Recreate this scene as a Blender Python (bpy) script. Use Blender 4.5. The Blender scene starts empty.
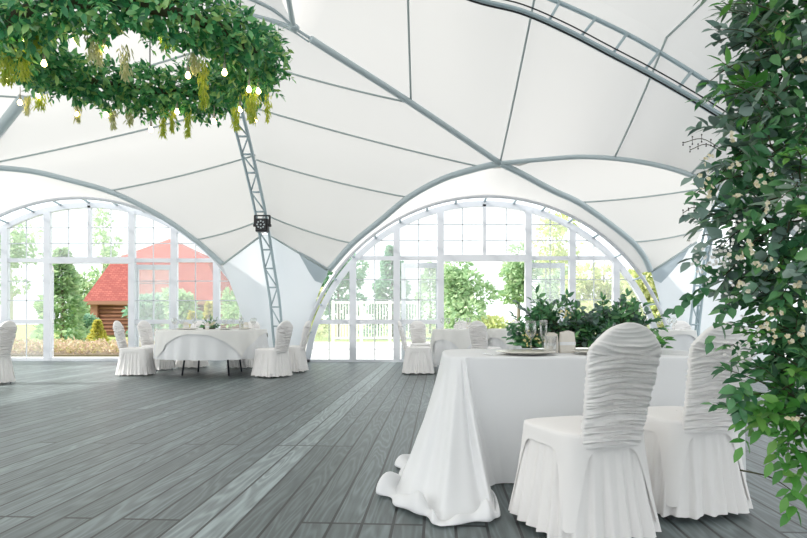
import bpy, math, random
import numpy as np
from mathutils import Vector, noise

random.seed(7)
rng = np.random.default_rng(11)
COL = bpy.context.scene.collection
PI = math.pi
F, CX, HY, CH = 600.0, 403.5, 320.0, 0.96      # focal length (px), principal x, horizon y, eye height


def U(px, py, Y):
    """point at depth Y seen at that place of the photograph"""
    return Vector(((px - CX) / F * Y, Y, CH + (HY - py) / F * Y))


# ------------------------------------------------------------------ object helpers
def link(o, parent=None):
    COL.objects.link(o)
    if parent is not None:
        o.parent = parent
    return o


def tag(o, label=None, cat=None, group=None, kind=None):
    if label: o['label'] = label
    if cat: o['category'] = cat
    if group: o['group'] = group
    if kind: o['kind'] = kind
    return o


def empty(name, loc, rz=0.0):
    o = bpy.data.objects.new(name, None)
    o.empty_display_size = 0.1
    o.location = loc
    o.rotation_euler = (0, 0, rz)
    return link(o)


class MB:
    def __init__(self):
        self.v, self.f = [], []

    def add(self, verts, faces):
        b = len(self.v)
        self.v.extend([tuple(x) for x in verts])
        self.f.extend([tuple(b + i for i in q) for q in faces])
        return self

    def box(self, c, s, rot=None):
        c = Vector(c)
        vs = []
        for dx, dy, dz in ((-1, -1, -1), (1, -1, -1), (1, 1, -1), (-1, 1, -1), (-1, -1, 1), (1, -1, 1), (1, 1, 1), (-1, 1, 1)):
            p = Vector((dx * s[0] / 2, dy * s[1] / 2, dz * s[2] / 2))
            if rot is not None:
                p = rot @ p
            vs.append(c + p)
        return self.add(vs, [(0, 3, 2, 1), (4, 5, 6, 7), (0, 1, 5, 4), (1, 2, 6, 5), (2, 3, 7, 6), (3, 0, 4, 7)])

    def bar(self, a, b, w, d, up=(0, 0, 1)):
        a, b = Vector(a), Vector(b)
        t = (b - a).normalized()
        u = Vector(up)
        s = t.cross(u)
        if s.length < 1e-4:
            s = t.cross(Vector((1, 0, 0)))
        s.normalize()
        n = s.cross(t)
        vs = []
        for p in (a, b):
            for i, j in ((-1, -1), (1, -1), (1, 1), (-1, 1)):
                vs.append(p + s * (i * w / 2) + n * (j * d / 2))
        return self.add(vs, [(3, 2, 1, 0), (4, 5, 6, 7), (0, 1, 5, 4), (1, 2, 6, 5), (2, 3, 7, 6), (3, 0, 4, 7)])

    def tube(self, pts, r, n=8, cap=True):
        pts = [Vector(p) for p in pts]
        rs = r if isinstance(r, (list, tuple)) else [r] * len(pts)
        vs, fs = [], []
        ref = None
        for i, p in enumerate(pts):
            a = pts[max(i - 1, 0)]
            b = pts[min(i + 1, len(pts) - 1)]
            t = (b - a)
            if t.length < 1e-9:
                t = Vector((0, 0, 1))
            t.normalize()
            if ref is None:
                ref = Vector((0, 0, 1)) if abs(t.z) < .9 else Vector((1, 0, 0))
            s = t.cross(ref)
            if s.length < 1e-5:
                s = t.cross(Vector((0, 1, 0)))
            s.normalize()
            ref = s.cross(t)
            for k in range(n):
                a_ = 2 * PI * k / n
                vs.append(p + (s * math.cos(a_) + ref * math.sin(a_)) * rs[i])
        for i in range(len(pts) - 1):
            for k in range(n):
                k2 = (k + 1) % n
                fs.append((i * n + k, i * n + k2, (i + 1) * n + k2, (i + 1) * n + k))
        if cap:
            fs.append(tuple(range(n - 1, -1, -1)))
            fs.append(tuple(range((len(pts) - 1) * n, len(pts) * n)))
        return self.add(vs, fs)

    def lathe(self, prof, n=20, c=(0, 0, 0), close=True):
        vs, fs = [], []
        m = len(prof)
        for r, z in prof:
            for k in range(n):
                a = 2 * PI * k / n
                vs.append((c[0] + r * math.cos(a), c[1] + r * math.sin(a), c[2] + z))
        for i in range(m - 1):
            for k in range(n):
                k2 = (k + 1) % n
                fs.append((i * n + k, i * n + k2, (i + 1) * n + k2, (i + 1) * n + k))
        if close:
            fs.append(tuple(range(n - 1, -1, -1)))
            fs.append(tuple(range((m - 1) * n, m * n)))
        return self.add(vs, fs)

    def grid(self, rows, closed=False):
        m, n = len(rows), len(rows[0])
        fs = []
        for i in range(m - 1):
            for k in range(n if closed else n - 1):
                k2 = (k + 1) % n
                fs.append((i * n + k, i * n + k2, (i + 1) * n + k2, (i + 1) * n + k))
        return self.add([p for r in rows for p in r], fs)

    def ball(self, c, r, n=10, m=7, sz=1.0):
        prof = []
        for i in range(m + 1):
            a = -PI / 2 + PI * i / m
            prof.append((max(r * math.cos(a), 1e-4), r * sz * math.sin(a)))
        return self.lathe(prof, n, c)

    def build(self, name, mat, parent=None, smooth=True, loc=None):
        me = bpy.data.meshes.new(name)
        me.from_pydata([tuple(v) for v in self.v], [], self.f)
        me.materials.append(mat)
        if smooth:
            me.polygons.foreach_set('use_smooth', [True] * len(me.polygons))
        me.update()
        o = bpy.data.objects.new(name, me)
        if loc is not None:
            o.location = loc
        return link(o, parent)


def np_mesh(name, verts, faces, mat, parent=None, smooth=False):
    """verts (N,3), faces (M,k) arrays"""
    me = bpy.data.meshes.new(name)
    k = faces.shape[1]
    me.vertices.add(len(verts))
    me.vertices.foreach_set('co', verts.astype(np.float32).ravel())
    me.loops.add(faces.size)
    me.loops.foreach_set('vertex_index', faces.astype(np.int32).ravel())
    me.polygons.add(len(faces))
    me.polygons.foreach_set('loop_start', np.arange(0, faces.size, k, dtype=np.int32))
    me.polygons.foreach_set('loop_total', np.full(len(faces), k, dtype=np.int32))
    if smooth:
        me.polygons.foreach_set('use_smooth', np.ones(len(faces), dtype=bool))
    me.materials.append(mat)
    me.update(calc_edges=True)
    me.validate()
    o = bpy.data.objects.new(name, me)
    return link(o, parent)


def unit(a):
    return a / np.maximum(np.linalg.norm(a, axis=1, keepdims=True), 1e-9)


def rand_dirs(n):
    return unit(rng.normal(size=(n, 3)))


def leaf_mesh(name, base, d, nrm, L, W, mat, parent=None, shape='point', droop=0.15):
    """folded leaves: base (n,3), direction d, rough normal nrm, length L (n), width W (n)"""
    n = len(base)
    d = unit(d)
    s = unit(np.cross(d, nrm))
    u = np.cross(s, d)
    L = np.asarray(L).reshape(-1, 1)
    W = np.asarray(W).reshape(-1, 1)
    if shape == 'point':
        ts, ws = (0.08, 0.34, 0.68), (0.16, 0.5, 0.38)
    elif shape == 'round':
        ts, ws = (0.07, 0.42, 0.82), (0.26, 0.56, 0.42)
    else:
        ts, ws = (0.08, 0.4, 0.75), (0.2, 0.5, 0.33)
    cols = [base]
    for t, w in zip(ts, ws):
        c = base + d * (L * t) - u * (droop * L * t * t)
        cols += [c - s * (W * w) + u * (W * w * .35), c, c + s * (W * w) + u * (W * w * .35)]
    tip = base + d * L - u * (droop * L)
    cols.append(tip)
    V = np.stack(cols, axis=1).reshape(-1, 3)        # 11 per leaf
    q = np.array([(0, 0 + 1, 2, 2), (1, 4, 5, 2), (2, 5, 6, 3), (4, 7, 8, 5), (5, 8, 9, 6)])
    quads = np.array([(1, 4, 5, 2), (2, 5, 6, 3), (4, 7, 8, 5), (5, 8, 9, 6), (0, 1, 2, 3), (7, 10, 9, 8)])
    Fq = (np.arange(n)[:, None, None] * 11 + quads[None]).reshape(-1, 4)
    return np_mesh(name, V, Fq, mat, parent, smooth=True)


def tuft_mesh(name, base, d, nrm, L, W, mat, parent=None):
    """bent two-face leaves for distant crowns"""
    n = len(base)
    d = unit(d)
    s = unit(np.cross(d, nrm))
    u = np.cross(s, d)
    L = np.asarray(L).reshape(-1, 1)
    W = np.asarray(W).reshape(-1, 1)
    m = base + d * L * .45
    V = np.stack([base, m - s * W * .5 + u * W * .2, base + d * L, m + s * W * .5 + u * W * .2], axis=1).reshape(-1, 3)
    tri = np.array([(0, 1, 2), (0, 2, 3)])
    Fq = (np.arange(n)[:, None, None] * 4 + tri[None]).reshape(-1, 3)
    return np_mesh(name, V, Fq, mat, parent)


# ------------------------------------------------------------------ materials
def new_mat(name):
    m = bpy.data.materials.new(name)
    m.use_nodes = True
    nt = m.node_tree
    nt.nodes.clear()
    out = nt.nodes.new('ShaderNodeOutputMaterial')
    return m, nt, out


def N(nt, kind, **kw):
    n = nt.nodes.new(kind)
    for k, v in kw.items():
        setattr(n, k, v)
    return n


def pbr(name, col, rough=.6, metal=0.0, spec=.5, bump=None, var=None, sheen=0.0):
    m, nt, out = new_mat(name)
    b = N(nt, 'ShaderNodeBsdfPrincipled')
    b.inputs['Base Color'].default_value = (*col, 1)
    b.inputs['Roughness'].default_value = rough
    b.inputs['Metallic'].default_value = metal
    b.inputs['Specular IOR Level'].default_value = spec
    if sheen:
        b.inputs['Sheen Weight'].default_value = sheen
    tc = N(nt, 'ShaderNodeTexCoord')
    if var:
        ns = N(nt, 'ShaderNodeTexNoise')
        ns.inputs['Scale'].default_value = var[0]
        ns.inputs['Detail'].default_value = 4
        nt.links.new(tc.outputs['Object'], ns.inputs['Vector'])
        mx = N(nt, 'ShaderNodeMix', data_type='RGBA')
        mx.inputs[6].default_value = (*col, 1)
        mx.inputs[7].default_value = (*var[1], 1)
        nt.links.new(ns.outputs['Fac'], mx.inputs[0])
        nt.links.new(mx.outputs[2], b.inputs['Base Color'])
    if bump:
        nb = N(nt, 'ShaderNodeTexNoise')
        nb.inputs['Scale'].default_value = bump[0]
        nb.inputs['Detail'].default_value = 3
        nt.links.new(tc.outputs['Object'], nb.inputs['Vector'])
        bp = N(nt, 'ShaderNodeBump')
        bp.inputs['Strength'].default_value = bump[1]
        bp.inputs['Distance'].default_value = bump[2]
        nt.links.new(nb.outputs['Fac'], bp.inputs['Height'])
        nt.links.new(bp.outputs['Normal'], b.inputs['Normal'])
    nt.links.new(b.outputs[0], out.inputs[0])
    return m


def cloth(name, col, trans=.25, bump=(350, .15, .001), tcol=None):
    m, nt, out = new_mat(name)
    b = N(nt, 'ShaderNodeBsdfPrincipled')
    b.inputs['Base Color'].default_value = (*col, 1)
    b.inputs['Roughness'].default_value = .85
    b.inputs['Specular IOR Level'].default_value = .2
    t = N(nt, 'ShaderNodeBsdfTranslucent')
    t.inputs['Color'].default_value = (*(tcol or col), 1)
    tc = N(nt, 'ShaderNodeTexCoord')
    nb = N(nt, 'ShaderNodeTexNoise')
    nb.inputs['Scale'].default_value = bump[0]
    nt.links.new(tc.outputs['Object'], nb.inputs['Vector'])
    bp = N(nt, 'ShaderNodeBump')
    bp.inputs['Strength'].default_value = bump[1]
    bp.inputs['Distance'].default_value = bump[2]
    nt.links.new(nb.outputs['Fac'], bp.inputs['Height'])
    nt.links.new(bp.outputs['Normal'], b.inputs['Normal'])
    mx = N(nt, 'ShaderNodeMixShader')
    mx.inputs[0].default_value = trans
    nt.links.new(b.outputs[0], mx.inputs[1])
    nt.links.new(t.outputs[0], mx.inputs[2])
    nt.links.new(mx.outputs[0], out.inputs[0])
    return m


def leafmat(name, cols, rough=.45, trans=.25, spec=.5):
    """per-leaf colour from Random Per Island"""
    m, nt, out = new_mat(name)
    g = N(nt, 'ShaderNodeNewGeometry')
    r = N(nt, 'ShaderNodeValToRGB')
    e = r.color_ramp.elements
    while len(e) < len(cols):
        e.new(.5)
    for i, c in enumerate(cols):
        e[i].position = i / max(len(cols) - 1, 1)
        e[i].color = (*c, 1)
    nt.links.new(g.outputs['Random Per Island'], r.inputs[0])
    b = N(nt, 'ShaderNodeBsdfPrincipled')
    b.inputs['Roughness'].default_value = rough
    b.inputs['Specular IOR Level'].default_value = spec
    t = N(nt, 'ShaderNodeBsdfTranslucent')
    nt.links.new(r.outputs[0], b.inputs['Base Color'])
    nt.links.new(r.outputs[0], t.inputs['Color'])
    mx = N(nt, 'ShaderNodeMixShader')
    mx.inputs[0].default_value = trans
    nt.links.new(b.outputs[0], mx.inputs[1])
    nt.links.new(t.outputs[0], mx.inputs[2])
    nt.links.new(mx.outputs[0], out.inputs[0])
    return m


def pane_mat(name, clear=.72, haze=.2):
    m, nt, out = new_mat(name)
    tr = N(nt, 'ShaderNodeBsdfTransparent')
    tr.inputs[0].default_value = (.97, .99, .98, 1)
    tl = N(nt, 'ShaderNodeBsdfTranslucent')
    tl.inputs[0].default_value = (.95, .98, 1, 1)
    gl = N(nt, 'ShaderNodeBsdfGlossy')
    gl.inputs['Roughness'].default_value = .05
    mx = N(nt, 'ShaderNodeMixShader')
    mx.inputs[0].default_value = haze
    nt.links.new(tr.outputs[0], mx.inputs[1])
    nt.links.new(tl.outputs[0], mx.inputs[2])
    m2 = N(nt, 'ShaderNodeMixShader')
    m2.inputs[0].default_value = .04
    nt.links.new(mx.outputs[0], m2.inputs[1])
    nt.links.new(gl.outputs[0], m2.inputs[2])
    nt.links.new(m2.outputs[0], out.inputs[0])
    return m


def glassware_mat():
    m, nt, out = new_mat('clear_glass')
    tr = N(nt, 'ShaderNodeBsdfTransparent')
    tr.inputs[0].default_value = (.96, .965, .96, 1)
    gl = N(nt, 'ShaderNodeBsdfGlossy')
    gl.inputs['Roughness'].default_value = .03
    lw = N(nt, 'ShaderNodeLayerWeight')
    lw.inputs[0].default_value = .35
    mx = N(nt, 'ShaderNodeMixShader')
    nt.links.new(lw.outputs['Facing'], mx.inputs[0])
    nt.links.new(tr.outputs[0], mx.inputs[1])
    nt.links.new(gl.outputs[0], mx.inputs[2])
    nt.links.new(mx.outputs[0], out.inputs[0])
    return m


def emit_mat(name, col, s):
    m, nt, out = new_mat(name)
    e = N(nt, 'ShaderNodeEmission')
    e.inputs[0].default_value = (*col, 1)
    e.inputs[1].default_value = s
    nt.links.new(e.outputs[0], out.inputs[0])
    return m


def deck_mat():
    m, nt, out = new_mat('grey_deck_boards')
    L = nt.links.new

    def val(op, a, b=None, c=None):
        n = N(nt, 'ShaderNodeMath', operation=op)
        for i, x in enumerate((a, b, c)):
            if x is None: continue
            if isinstance(x, (int, float)): n.inputs[i].default_value = x
            else: L(x, n.inputs[i])
        return n.outputs[0]
    tc = N(nt, 'ShaderNodeTexCoord')
    mp = N(nt, 'ShaderNodeMapping', vector_type='POINT')
    mp.inputs['Rotation'].default_value = (0, 0, math.radians(3.4))
    L(tc.outputs['Object'], mp.inputs['Vector'])
    sp = N(nt, 'ShaderNodeSeparateXYZ')
    L(mp.outputs[0], sp.inputs[0])
    x, y = sp.outputs[0], sp.outputs[1]
    bx = val('DIVIDE', val('ADD', x, .07), .146)
    bi = val('FLOOR', bx)
    bf = val('FRACT', bx)
    wn = N(nt, 'ShaderNodeTexWhiteNoise', noise_dimensions='1D')
    L(bi, wn.inputs['W'])
    half = val('GREATER_THAN', wn.outputs['Value'], .5)
    yy = val('DIVIDE', val('ADD', val('SUBTRACT', y, 2.81), val('MULTIPLY', half, 1.72)), 3.44)
    yi = val('FLOOR', yy)
    yf = val('FRACT', yy)
    cb = N(nt, 'ShaderNodeCombineXYZ')
    L(bi, cb.inputs[0]); L(yi, cb.inputs[1])
    w2 = N(nt, 'ShaderNodeTexWhiteNoise', noise_dimensions='3D')
    L(cb.outputs[0], w2.inputs['Vector'])
    # gaps
    gx = val('GREATER_THAN', val('ABSOLUTE', val('SUBTRACT', bf, .5)), .5 - .048)
    gy = val('GREATER_THAN', val('ABSOLUTE', val('SUBTRACT', yf, .5)), .5 - .003)
    gap = val('MAXIMUM', gx, gy)
    # cathedral grain, different on each board
    off = N(nt, 'ShaderNodeCombineXYZ')
    L(val('MULTIPLY', x, 1.0), off.inputs[0])
    L(val('MULTIPLY_ADD', w2.outputs['Value'], 30, val('MULTIPLY', y, .09)), off.inputs[1])
    L(val('MULTIPLY', bi, 7.31), off.inputs[2])
    n1 = N(nt, 'ShaderNodeTexNoise')
    n1.inputs['Scale'].default_value = 7
    n1.inputs['Detail'].default_value = 1.5
    L(off.outputs[0], n1.inputs['Vector'])
    ring = val('SINE', val('MULTIPLY', n1.outputs['Fac'], 85))
    ring = val('POWER', val('MULTIPLY_ADD', ring, .5, .5), 2)
    n2 = N(nt, 'ShaderNodeTexNoise')
    n2.inputs['Scale'].default_value = 60
    n2.inputs['Detail'].default_value = 4
    L(off.outputs[0], n2.inputs['Vector'])
    n3 = N(nt, 'ShaderNodeTexNoise')
    n3.inputs['Scale'].default_value = .7
    n3.inputs['Detail'].default_value = 3
    L(tc.outputs['Object'], n3.inputs['Vector'])
    cr = N(nt, 'ShaderNodeValToRGB')
    e = cr.color_ramp.elements
    e[0].position, e[0].color = 0, (.088, .112, .112, 1)
    e[1].position, e[1].color = 1, (.185, .228, .232, 1)
    e.new(.82).color = (.125, .158, .162, 1)
    L(w2.outputs['Value'], cr.inputs[0])
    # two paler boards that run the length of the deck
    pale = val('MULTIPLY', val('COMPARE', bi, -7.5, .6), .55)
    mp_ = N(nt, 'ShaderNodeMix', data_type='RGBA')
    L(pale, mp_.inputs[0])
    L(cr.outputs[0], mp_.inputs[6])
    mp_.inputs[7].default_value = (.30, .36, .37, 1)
    g1 = N(nt, 'ShaderNodeMix', data_type='RGBA', blend_type='MULTIPLY')
    g1.inputs[0].default_value = 1
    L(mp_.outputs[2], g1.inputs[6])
    tone = val('ADD', val('ADD', val('MULTIPLY', ring, .5), val('MULTIPLY', n2.outputs['Fac'], .9)), val('MULTIPLY_ADD', n3.outputs['Fac'], .4, .15))
    tcb = N(nt, 'ShaderNodeCombineColor')
    for i in range(3): L(tone, tcb.inputs[i])
    L(tcb.outputs[0], g1.inputs[7])
    g2 = N(nt, 'ShaderNodeMix', data_type='RGBA')
    L(gap, g2.inputs[0])
    L(g1.outputs[2], g2.inputs[6])
    g2.inputs[7].default_value = (.004, .005, .005, 1)
    b = N(nt, 'ShaderNodeBsdfPrincipled')
    L(g2.outputs[2], b.inputs['Base Color'])
    b.inputs['Roughness'].default_value = .4
    b.inputs['Specular IOR Level'].default_value = .55
    hgt = val('SUBTRACT', val('MULTIPLY', ring, .25), val('MULTIPLY', gap, 1.0))
    bp = N(nt, 'ShaderNodeBump')
    bp.inputs['Strength'].default_value = .35
    bp.inputs['Distance'].default_value = .004
    L(hgt, bp.inputs['Height'])
    L(bp.outputs['Normal'], b.inputs['Normal'])
    L(b.outputs[0], out.inputs[0])
    return m


def shingle_mat():
    m, nt, out = new_mat('red_shingles')
    L = nt.links.new
    tc = N(nt, 'ShaderNodeTexCoord')
    sp = N(nt, 'ShaderNodeSeparateXYZ')
    L(tc.outputs['Object'], sp.inputs[0])
    cb = N(nt, 'ShaderNodeCombineXYZ')
    ad = N(nt, 'ShaderNodeMath', operation='ADD')
    L(sp.outputs[0], ad.inputs[0]); L(sp.outputs[1], ad.inputs[1])
    L(ad.outputs[0], cb.inputs[0]); L(sp.outputs[2], cb.inputs[1])
    br = N(nt, 'ShaderNodeTexBrick')
    br.inputs['Color1'].default_value = (.44, .125, .105, 1)
    br.inputs['Color2'].default_value = (.31, .075, .068, 1)
    br.inputs['Mortar'].default_value = (.30, .05, .04, 1)
    br.inputs['Scale'].default_value = 2.2
    br.inputs['Mortar Size'].default_value = .03
    L(cb.outputs[0], br.inputs['Vector'])
    b = N(nt, 'ShaderNodeBsdfPrincipled')
    b.inputs['Roughness'].default_value = .8
    L(br.outputs['Color'], b.inputs['Base Color'])
    L(b.outputs[0], out.inputs[0])
    return m


M = {}
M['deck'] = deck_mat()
M['membrane'] = cloth('white_tent_membrane', (.84, .84, .83), .5, (40, .05, .002), (.53, .515, .50))
M['wallfab'] = cloth('white_wall_fabric', (.82, .85, .88), .35, (30, .06, .002))
M['gutter'] = cloth('grey_blue_vinyl', (.50, .57, .61), .3, (30, .06, .002))
M['pipe'] = pbr('grey_blue_painted_steel', (.50, .58, .61), .45, .1)
M['rib'] = pbr('grey_seam_cord', (.46, .53, .53), .7)
M['truss'] = pbr('blue_grey_galvanised_steel', (.44, .54, .58), .38, .2)
M['cable'] = pbr('black_cable', (.02, .02, .022), .6)
M['white_pvc'] = pbr('white_pvc_frame', (.70, .72, .76), .4)
M['pane'] = pane_mat('hazy_window_glass', haze=.20)
M['muntin'] = pbr('thin_white_glazing_bar', (.62, .65, .68), .5)
M['linen'] = cloth('white_table_linen', (.89, .90, .91), .12, (500, .1, .0006))
M['topper'] = cloth('ivory_overlay_linen', (.89, .885, .86), .15, (500, .1, .0006))
M['stretch'] = cloth('white_stretch_fabric', (.91, .89, .875), .06, (260, .12, .0008))
M['chrome'] = pbr('brushed_chair_leg_metal', (.55, .57, .6), .3, .9)
M['tablewood'] = pbr('dark_table_laminate', (.06, .06, .065), .5)
M['darkleg'] = pbr('dark_table_leg_metal', (.05, .055, .07), .4, .6)
M['china'] = pbr('cream_china', (.80, .77, .70), .18)
M['napkin'] = cloth('cream_napkin', (.80, .76, .69), .1, (400, .15, .0008))
M['glass'] = glassware_mat()
M['steel'] = pbr('cutlery_steel', (.7, .7, .7), .2, 1.0)
M['black'] = pbr('black_lamp_housing', (.018, .018, .02), .45)
M['lens'] = pbr('pale_lamp_lens', (.55, .6, .62), .1)
M['bulb'] = emit_mat('warm_bulb_glow', (1.0, .74, .30), 16.0)
M['socket'] = pbr('grey_bulb_socket', (.42, .40, .34), .5)
M['wreath_leaf'] = leafmat('wreath_leaves', [(.03, .18, .075), (.05, .28, .10), (.11, .42, .15), (.24, .58, .22), (.50, .70, .22)], .28, .28, .6)
M['moss'] = leafmat('yellow_green_moss', [(.36, .50, .06), (.50, .60, .08), (.62, .64, .14), (.30, .46, .08)], .8, .5)
M['drymoss'] = leafmat('pale_dry_moss', [(.55, .58, .28), (.68, .68, .42), (.46, .52, .2)], .8, .4)
M['twig'] = pbr('brown_twig', (.07, .07, .035), .8)
M['euca'] = leafmat('dusty_eucalyptus_leaves', [(.09, .16, .135), (.15, .235, .20), (.24, .33, .28), (.11, .26, .15)], .42, .15)
M['ruscus'] = leafmat('dark_green_leaves', [(.035, .13, .06), (.06, .20, .085), (.10, .29, .11), (.18, .40, .15)], .34, .2)
M['bright'] = leafmat('bright_green_leaves', [(.06, .24, .04), (.10, .33, .06), (.20, .42, .09)], .4, .3)
M['willow'] = leafmat('grey_green_narrow_leaves', [(.17, .25, .18), (.24, .33, .25), (.14, .27, .14)], .55, .2)
M['cream'] = leafmat('cream_blossoms', [(.72, .66, .45), (.80, .77, .64), (.66, .55, .28)], .6, .3)
M['whiteflower'] = leafmat('white_blossoms', [(.8, .8, .78), (.85, .82, .76)], .6, .3)
M['yellowflower'] = leafmat('yellow_blossoms', [(.75, .62, .12), (.8, .74, .4), (.72, .70, .45)], .6, .3)
M['berry'] = pbr('dark_seed_heads', (.05, .045, .04), .7)
M['tree_green'] = leafmat('garden_leaves_green', [(.32, .50, .28), (.44, .60, .36), (.58, .70, .44)], .6, .4, .3)
M['tree_dark'] = leafmat('garden_needles_dark', [(.22, .42, .30), (.30, .50, .36), (.42, .60, .42)], .6, .35, .3)
M['tree_yellow'] = leafmat('garden_leaves_yellow_green', [(.48, .58, .24), (.60, .66, .32), (.72, .72, .38)], .6, .4, .3)
M['thuja'] = leafmat('golden_conifer_sprays', [(.55, .52, .10), (.68, .60, .16), (.48, .52, .12)], .7, .3, .3)
M['heather'] = leafmat('pinkish_low_shrubs', [(.56, .40, .32), (.66, .52, .36), (.48, .46, .22), (.72, .58, .48)], .7, .3, .3)
M['bark'] = pbr('grey_brown_bark', (.22, .19, .15), .9)
M['birch'] = pbr('pale_birch_bark', (.62, .6, .55), .8)
M['lawn'] = pbr('mown_lawn', (.20, .32, .08), .9, var=(.6, (.38, .42, .14)))
M['terrace'] = pbr('pale_paving', (.70, .69, .66), .8, var=(1.2, (.62, .61, .59)))
M['logs'] = pbr('brown_logs', (.30, .13, .085), .7, var=(5, (.22, .09, .06)))
M['logdark'] = pbr('dark_log_gaps', (.05, .025, .02), .9)
M['shingle'] = shingle_mat()
M['fascia'] = pbr('reddish_fascia_board', (.36, .17, .12), .7)
M['fence'] = pbr('pale_fence_paint', (.72, .70, .64), .6)
M['earth'] = pbr('planting_bed_soil', (.20, .16, .11), .95)

# ------------------------------------------------------------------ camera, world, sun
cam = bpy.data.cameras.new('camera')
cam.sensor_width = 36
cam.lens = F / 807 * 36
cam.shift_y = (HY - 269) / 807
cam.clip_end = 400
co = bpy.data.objects.new('camera', cam)
co.location = (0, 0, CH)
co.rotation_euler = (PI / 2, 0, 0)
link(co)
sc = bpy.context.scene
sc.camera = co
sc.view_settings.view_transform = 'Standard'
sc.view_settings.look = 'None'
sc.view_settings.gamma = 1
sc.view_settings.exposure = 0.2
sc.cycles.use_denoising = True
sc.cycles.max_bounces = 10
sc.cycles.transparent_max_bounces = 24
sc.cycles.sample_clamp_indirect = 6

w = bpy.data.worlds.new('world')
sc.world = w
w.use_nodes = True
bg = w.node_tree.nodes['Background']
bg.inputs[0].default_value = (.93, .97, 1.0, 1)
bg.inputs[1].default_value = 1.6

sun = bpy.data.lights.new('sun', 'SUN')
sun.energy = 6.5
sun.angle = math.radians(2)
sun.color = (1, .96, .9)
so = bpy.data.objects.new('sun', sun)
so.rotation_euler = Vector((.80, .09, -.56)).to_track_quat('-Z', 'Y').to_euler()
link(so)

# ------------------------------------------------------------------ ground
mb = MB()
mb.grid([[(x, y, 0) for x in np.linspace(-16, 18, 18)] for y in np.linspace(-8, 14.25, 12)])
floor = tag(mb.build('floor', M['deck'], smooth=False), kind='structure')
mb = MB().add([(-16, 14.25, -.02), (40, 14.25, -.02), (40, 27, -.02), (-4.5, 27, -.02), (-5.5, 16, -.02), (-16, 16, -.02)], [(0, 1, 2, 3, 4, 5)])
tag(mb.build('floor_terrace', M['terrace'], smooth=False), kind='structure')
mb = MB().add([(-90, 10, -.06), (90, 10, -.06), (90, 140, -.06), (-90, 140, -.06)], [(0, 1, 2, 3)])
tag(mb.build('ground', M['lawn'], smooth=False), kind='structure')


# ------------------------------------------------------------------ tent roof
def catmull(pts, n=12):
    P = [Vector(p) for p in pts]
    P = [P[0] * 2 - P[1]] + P + [P[-1] * 2 - P[-2]]
    out = []
    for i in range(1, len(P) - 2):
        p0, p1, p2, p3 = P[i - 1:i + 3]
        for k in range(n):
            t = k / n
            out.append(.5 * ((2 * p1) + (p2 - p0) * t + (2 * p0 - 5 * p1 + 4 * p2 - p3) * t * t + (3 * p1 - p0 - 3 * p2 + p3) * t ** 3))
    out.append(P[-2].copy())
    return out


def UC(lst, n=12):
    return catmull([U(*p) for p in lst], n)


def proj(p):
    return CX + p.x / p.y * F, HY - (p.z - CH) / p.y * F


def near(c, px, py):
    best, bi = 1e18, 0
    for i, p in enumerate(c):
        if p.y < 1: continue
        x, y = proj(p)
        d = (x - px) ** 2 + (y - py) ** 2
        if d < best: best, bi = d, i
    return bi


def at(c, t):
    i = min(int(t), len(c) - 2)
    return c[i].lerp(c[i + 1], t - i)


ceil = MB()
ribs = []


def ruled(c1, c2, pairs, mesh=None, ends=True):
    """ruled patch of tent membrane; pairs of stations in pixels are the seams"""
    mesh = mesh or ceil
    st = [(near(c1, *a), near(c2, *b)) for a, b in pairs]
    rb = list(st)
    if ends:
        st = sorted(set([(0, 0)] + st + [(len(c1) - 1, len(c2) - 1)]))
    rows = []
    for (a0, b0), (a1, b1) in zip(st[:-1], st[1:]):
        m = 8
        for k in range(m):
            a, b = at(c1, a0 + (a1 - a0) * k / m), at(c2, b0 + (b1 - b0) * k / m)
            rows.append([a.lerp(b, j / 10) for j in range(11)])
    rows.append([at(c1, st[-1][0]).lerp(at(c2, st[-1][1]), j / 10) for j in range(11)])
    mesh.grid(rows)
    for a, b in rb:
        p, q = c1[a], c2[b]
        ribs.append((p, q))


T1m = UC([(265, 232, 12.75), (266, 215, 12.5), (254.5, 160, 11.75), (242, 110, 10.8), (223, 48, 9.8), (198, -30, 8.6), (166, -110, 7.3), (120, -200, 6.0)])
T1m = [p + Vector((0, .06, .12)) * min(1, i / 26) for i, p in enumerate(T1m)]
AL = [(329, 270, 12.8), (352.7, 243.5, 12.65), (380, 221, 12.4), (408.8, 197.5, 12.05), (443, 179, 11.7), (477, 168.5, 11.4), (500, 163.3, 11.2)]
BU = [(411, 103, 10.2), (323.7, 47.4, 9.3), (294, 28, 9.0)]
EXT = [(272, -30, 7.8), (245, -120, 6.6), (200, -220, 5.6)]
AR = [(544, 159.3, 11.0), (578, 157, 10.8), (614, 158.5, 10.5), (654, 164.5, 10.2), (690, 175, 9.9), (740, 198, 9.5), (800, 238, 9.1), (870, 296, 8.7)]
BR = [(520, 173, 11.35), (551.7, 190, 11.7), (578.5, 202.5, 12.0), (607, 222, 12.3), (632, 242, 12.55), (644, 257, 12.7), (650.5, 271, 12.8)]
C1 = UC(AL + BU + EXT)
ruled(T1m, C1, [((268, 216), (352, 243)), ((254, 159), (409, 197)), ((240, 104), (487, 166)), ((225, 53), (408, 102))])
C0pts = [(222.5, 264, 12.9), (207, 250, 12.8), (195, 240, 12.7), (170, 222, 12.5), (140, 205, 12.3), (108, 191, 12.1), (67, 179.5, 11.9), (33, 171.5, 11.75), (0, 168, 11.6), (-35, 167, 11.5)]
BUL = [(0, 128, 10.9), (25, 97.5, 10.3), (48, 72, 9.8)]
C0 = UC(C0pts + BUL + [(80, -20, 8.4), (95, -110, 7.0), (100, -220, 6.0)])
ruled(T1m, C0, [((262, 217), (195, 240)), ((252, 158), (108, 191)), ((240, 104), (-33, 167)), ((223, 44), (26, 99))])
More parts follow.
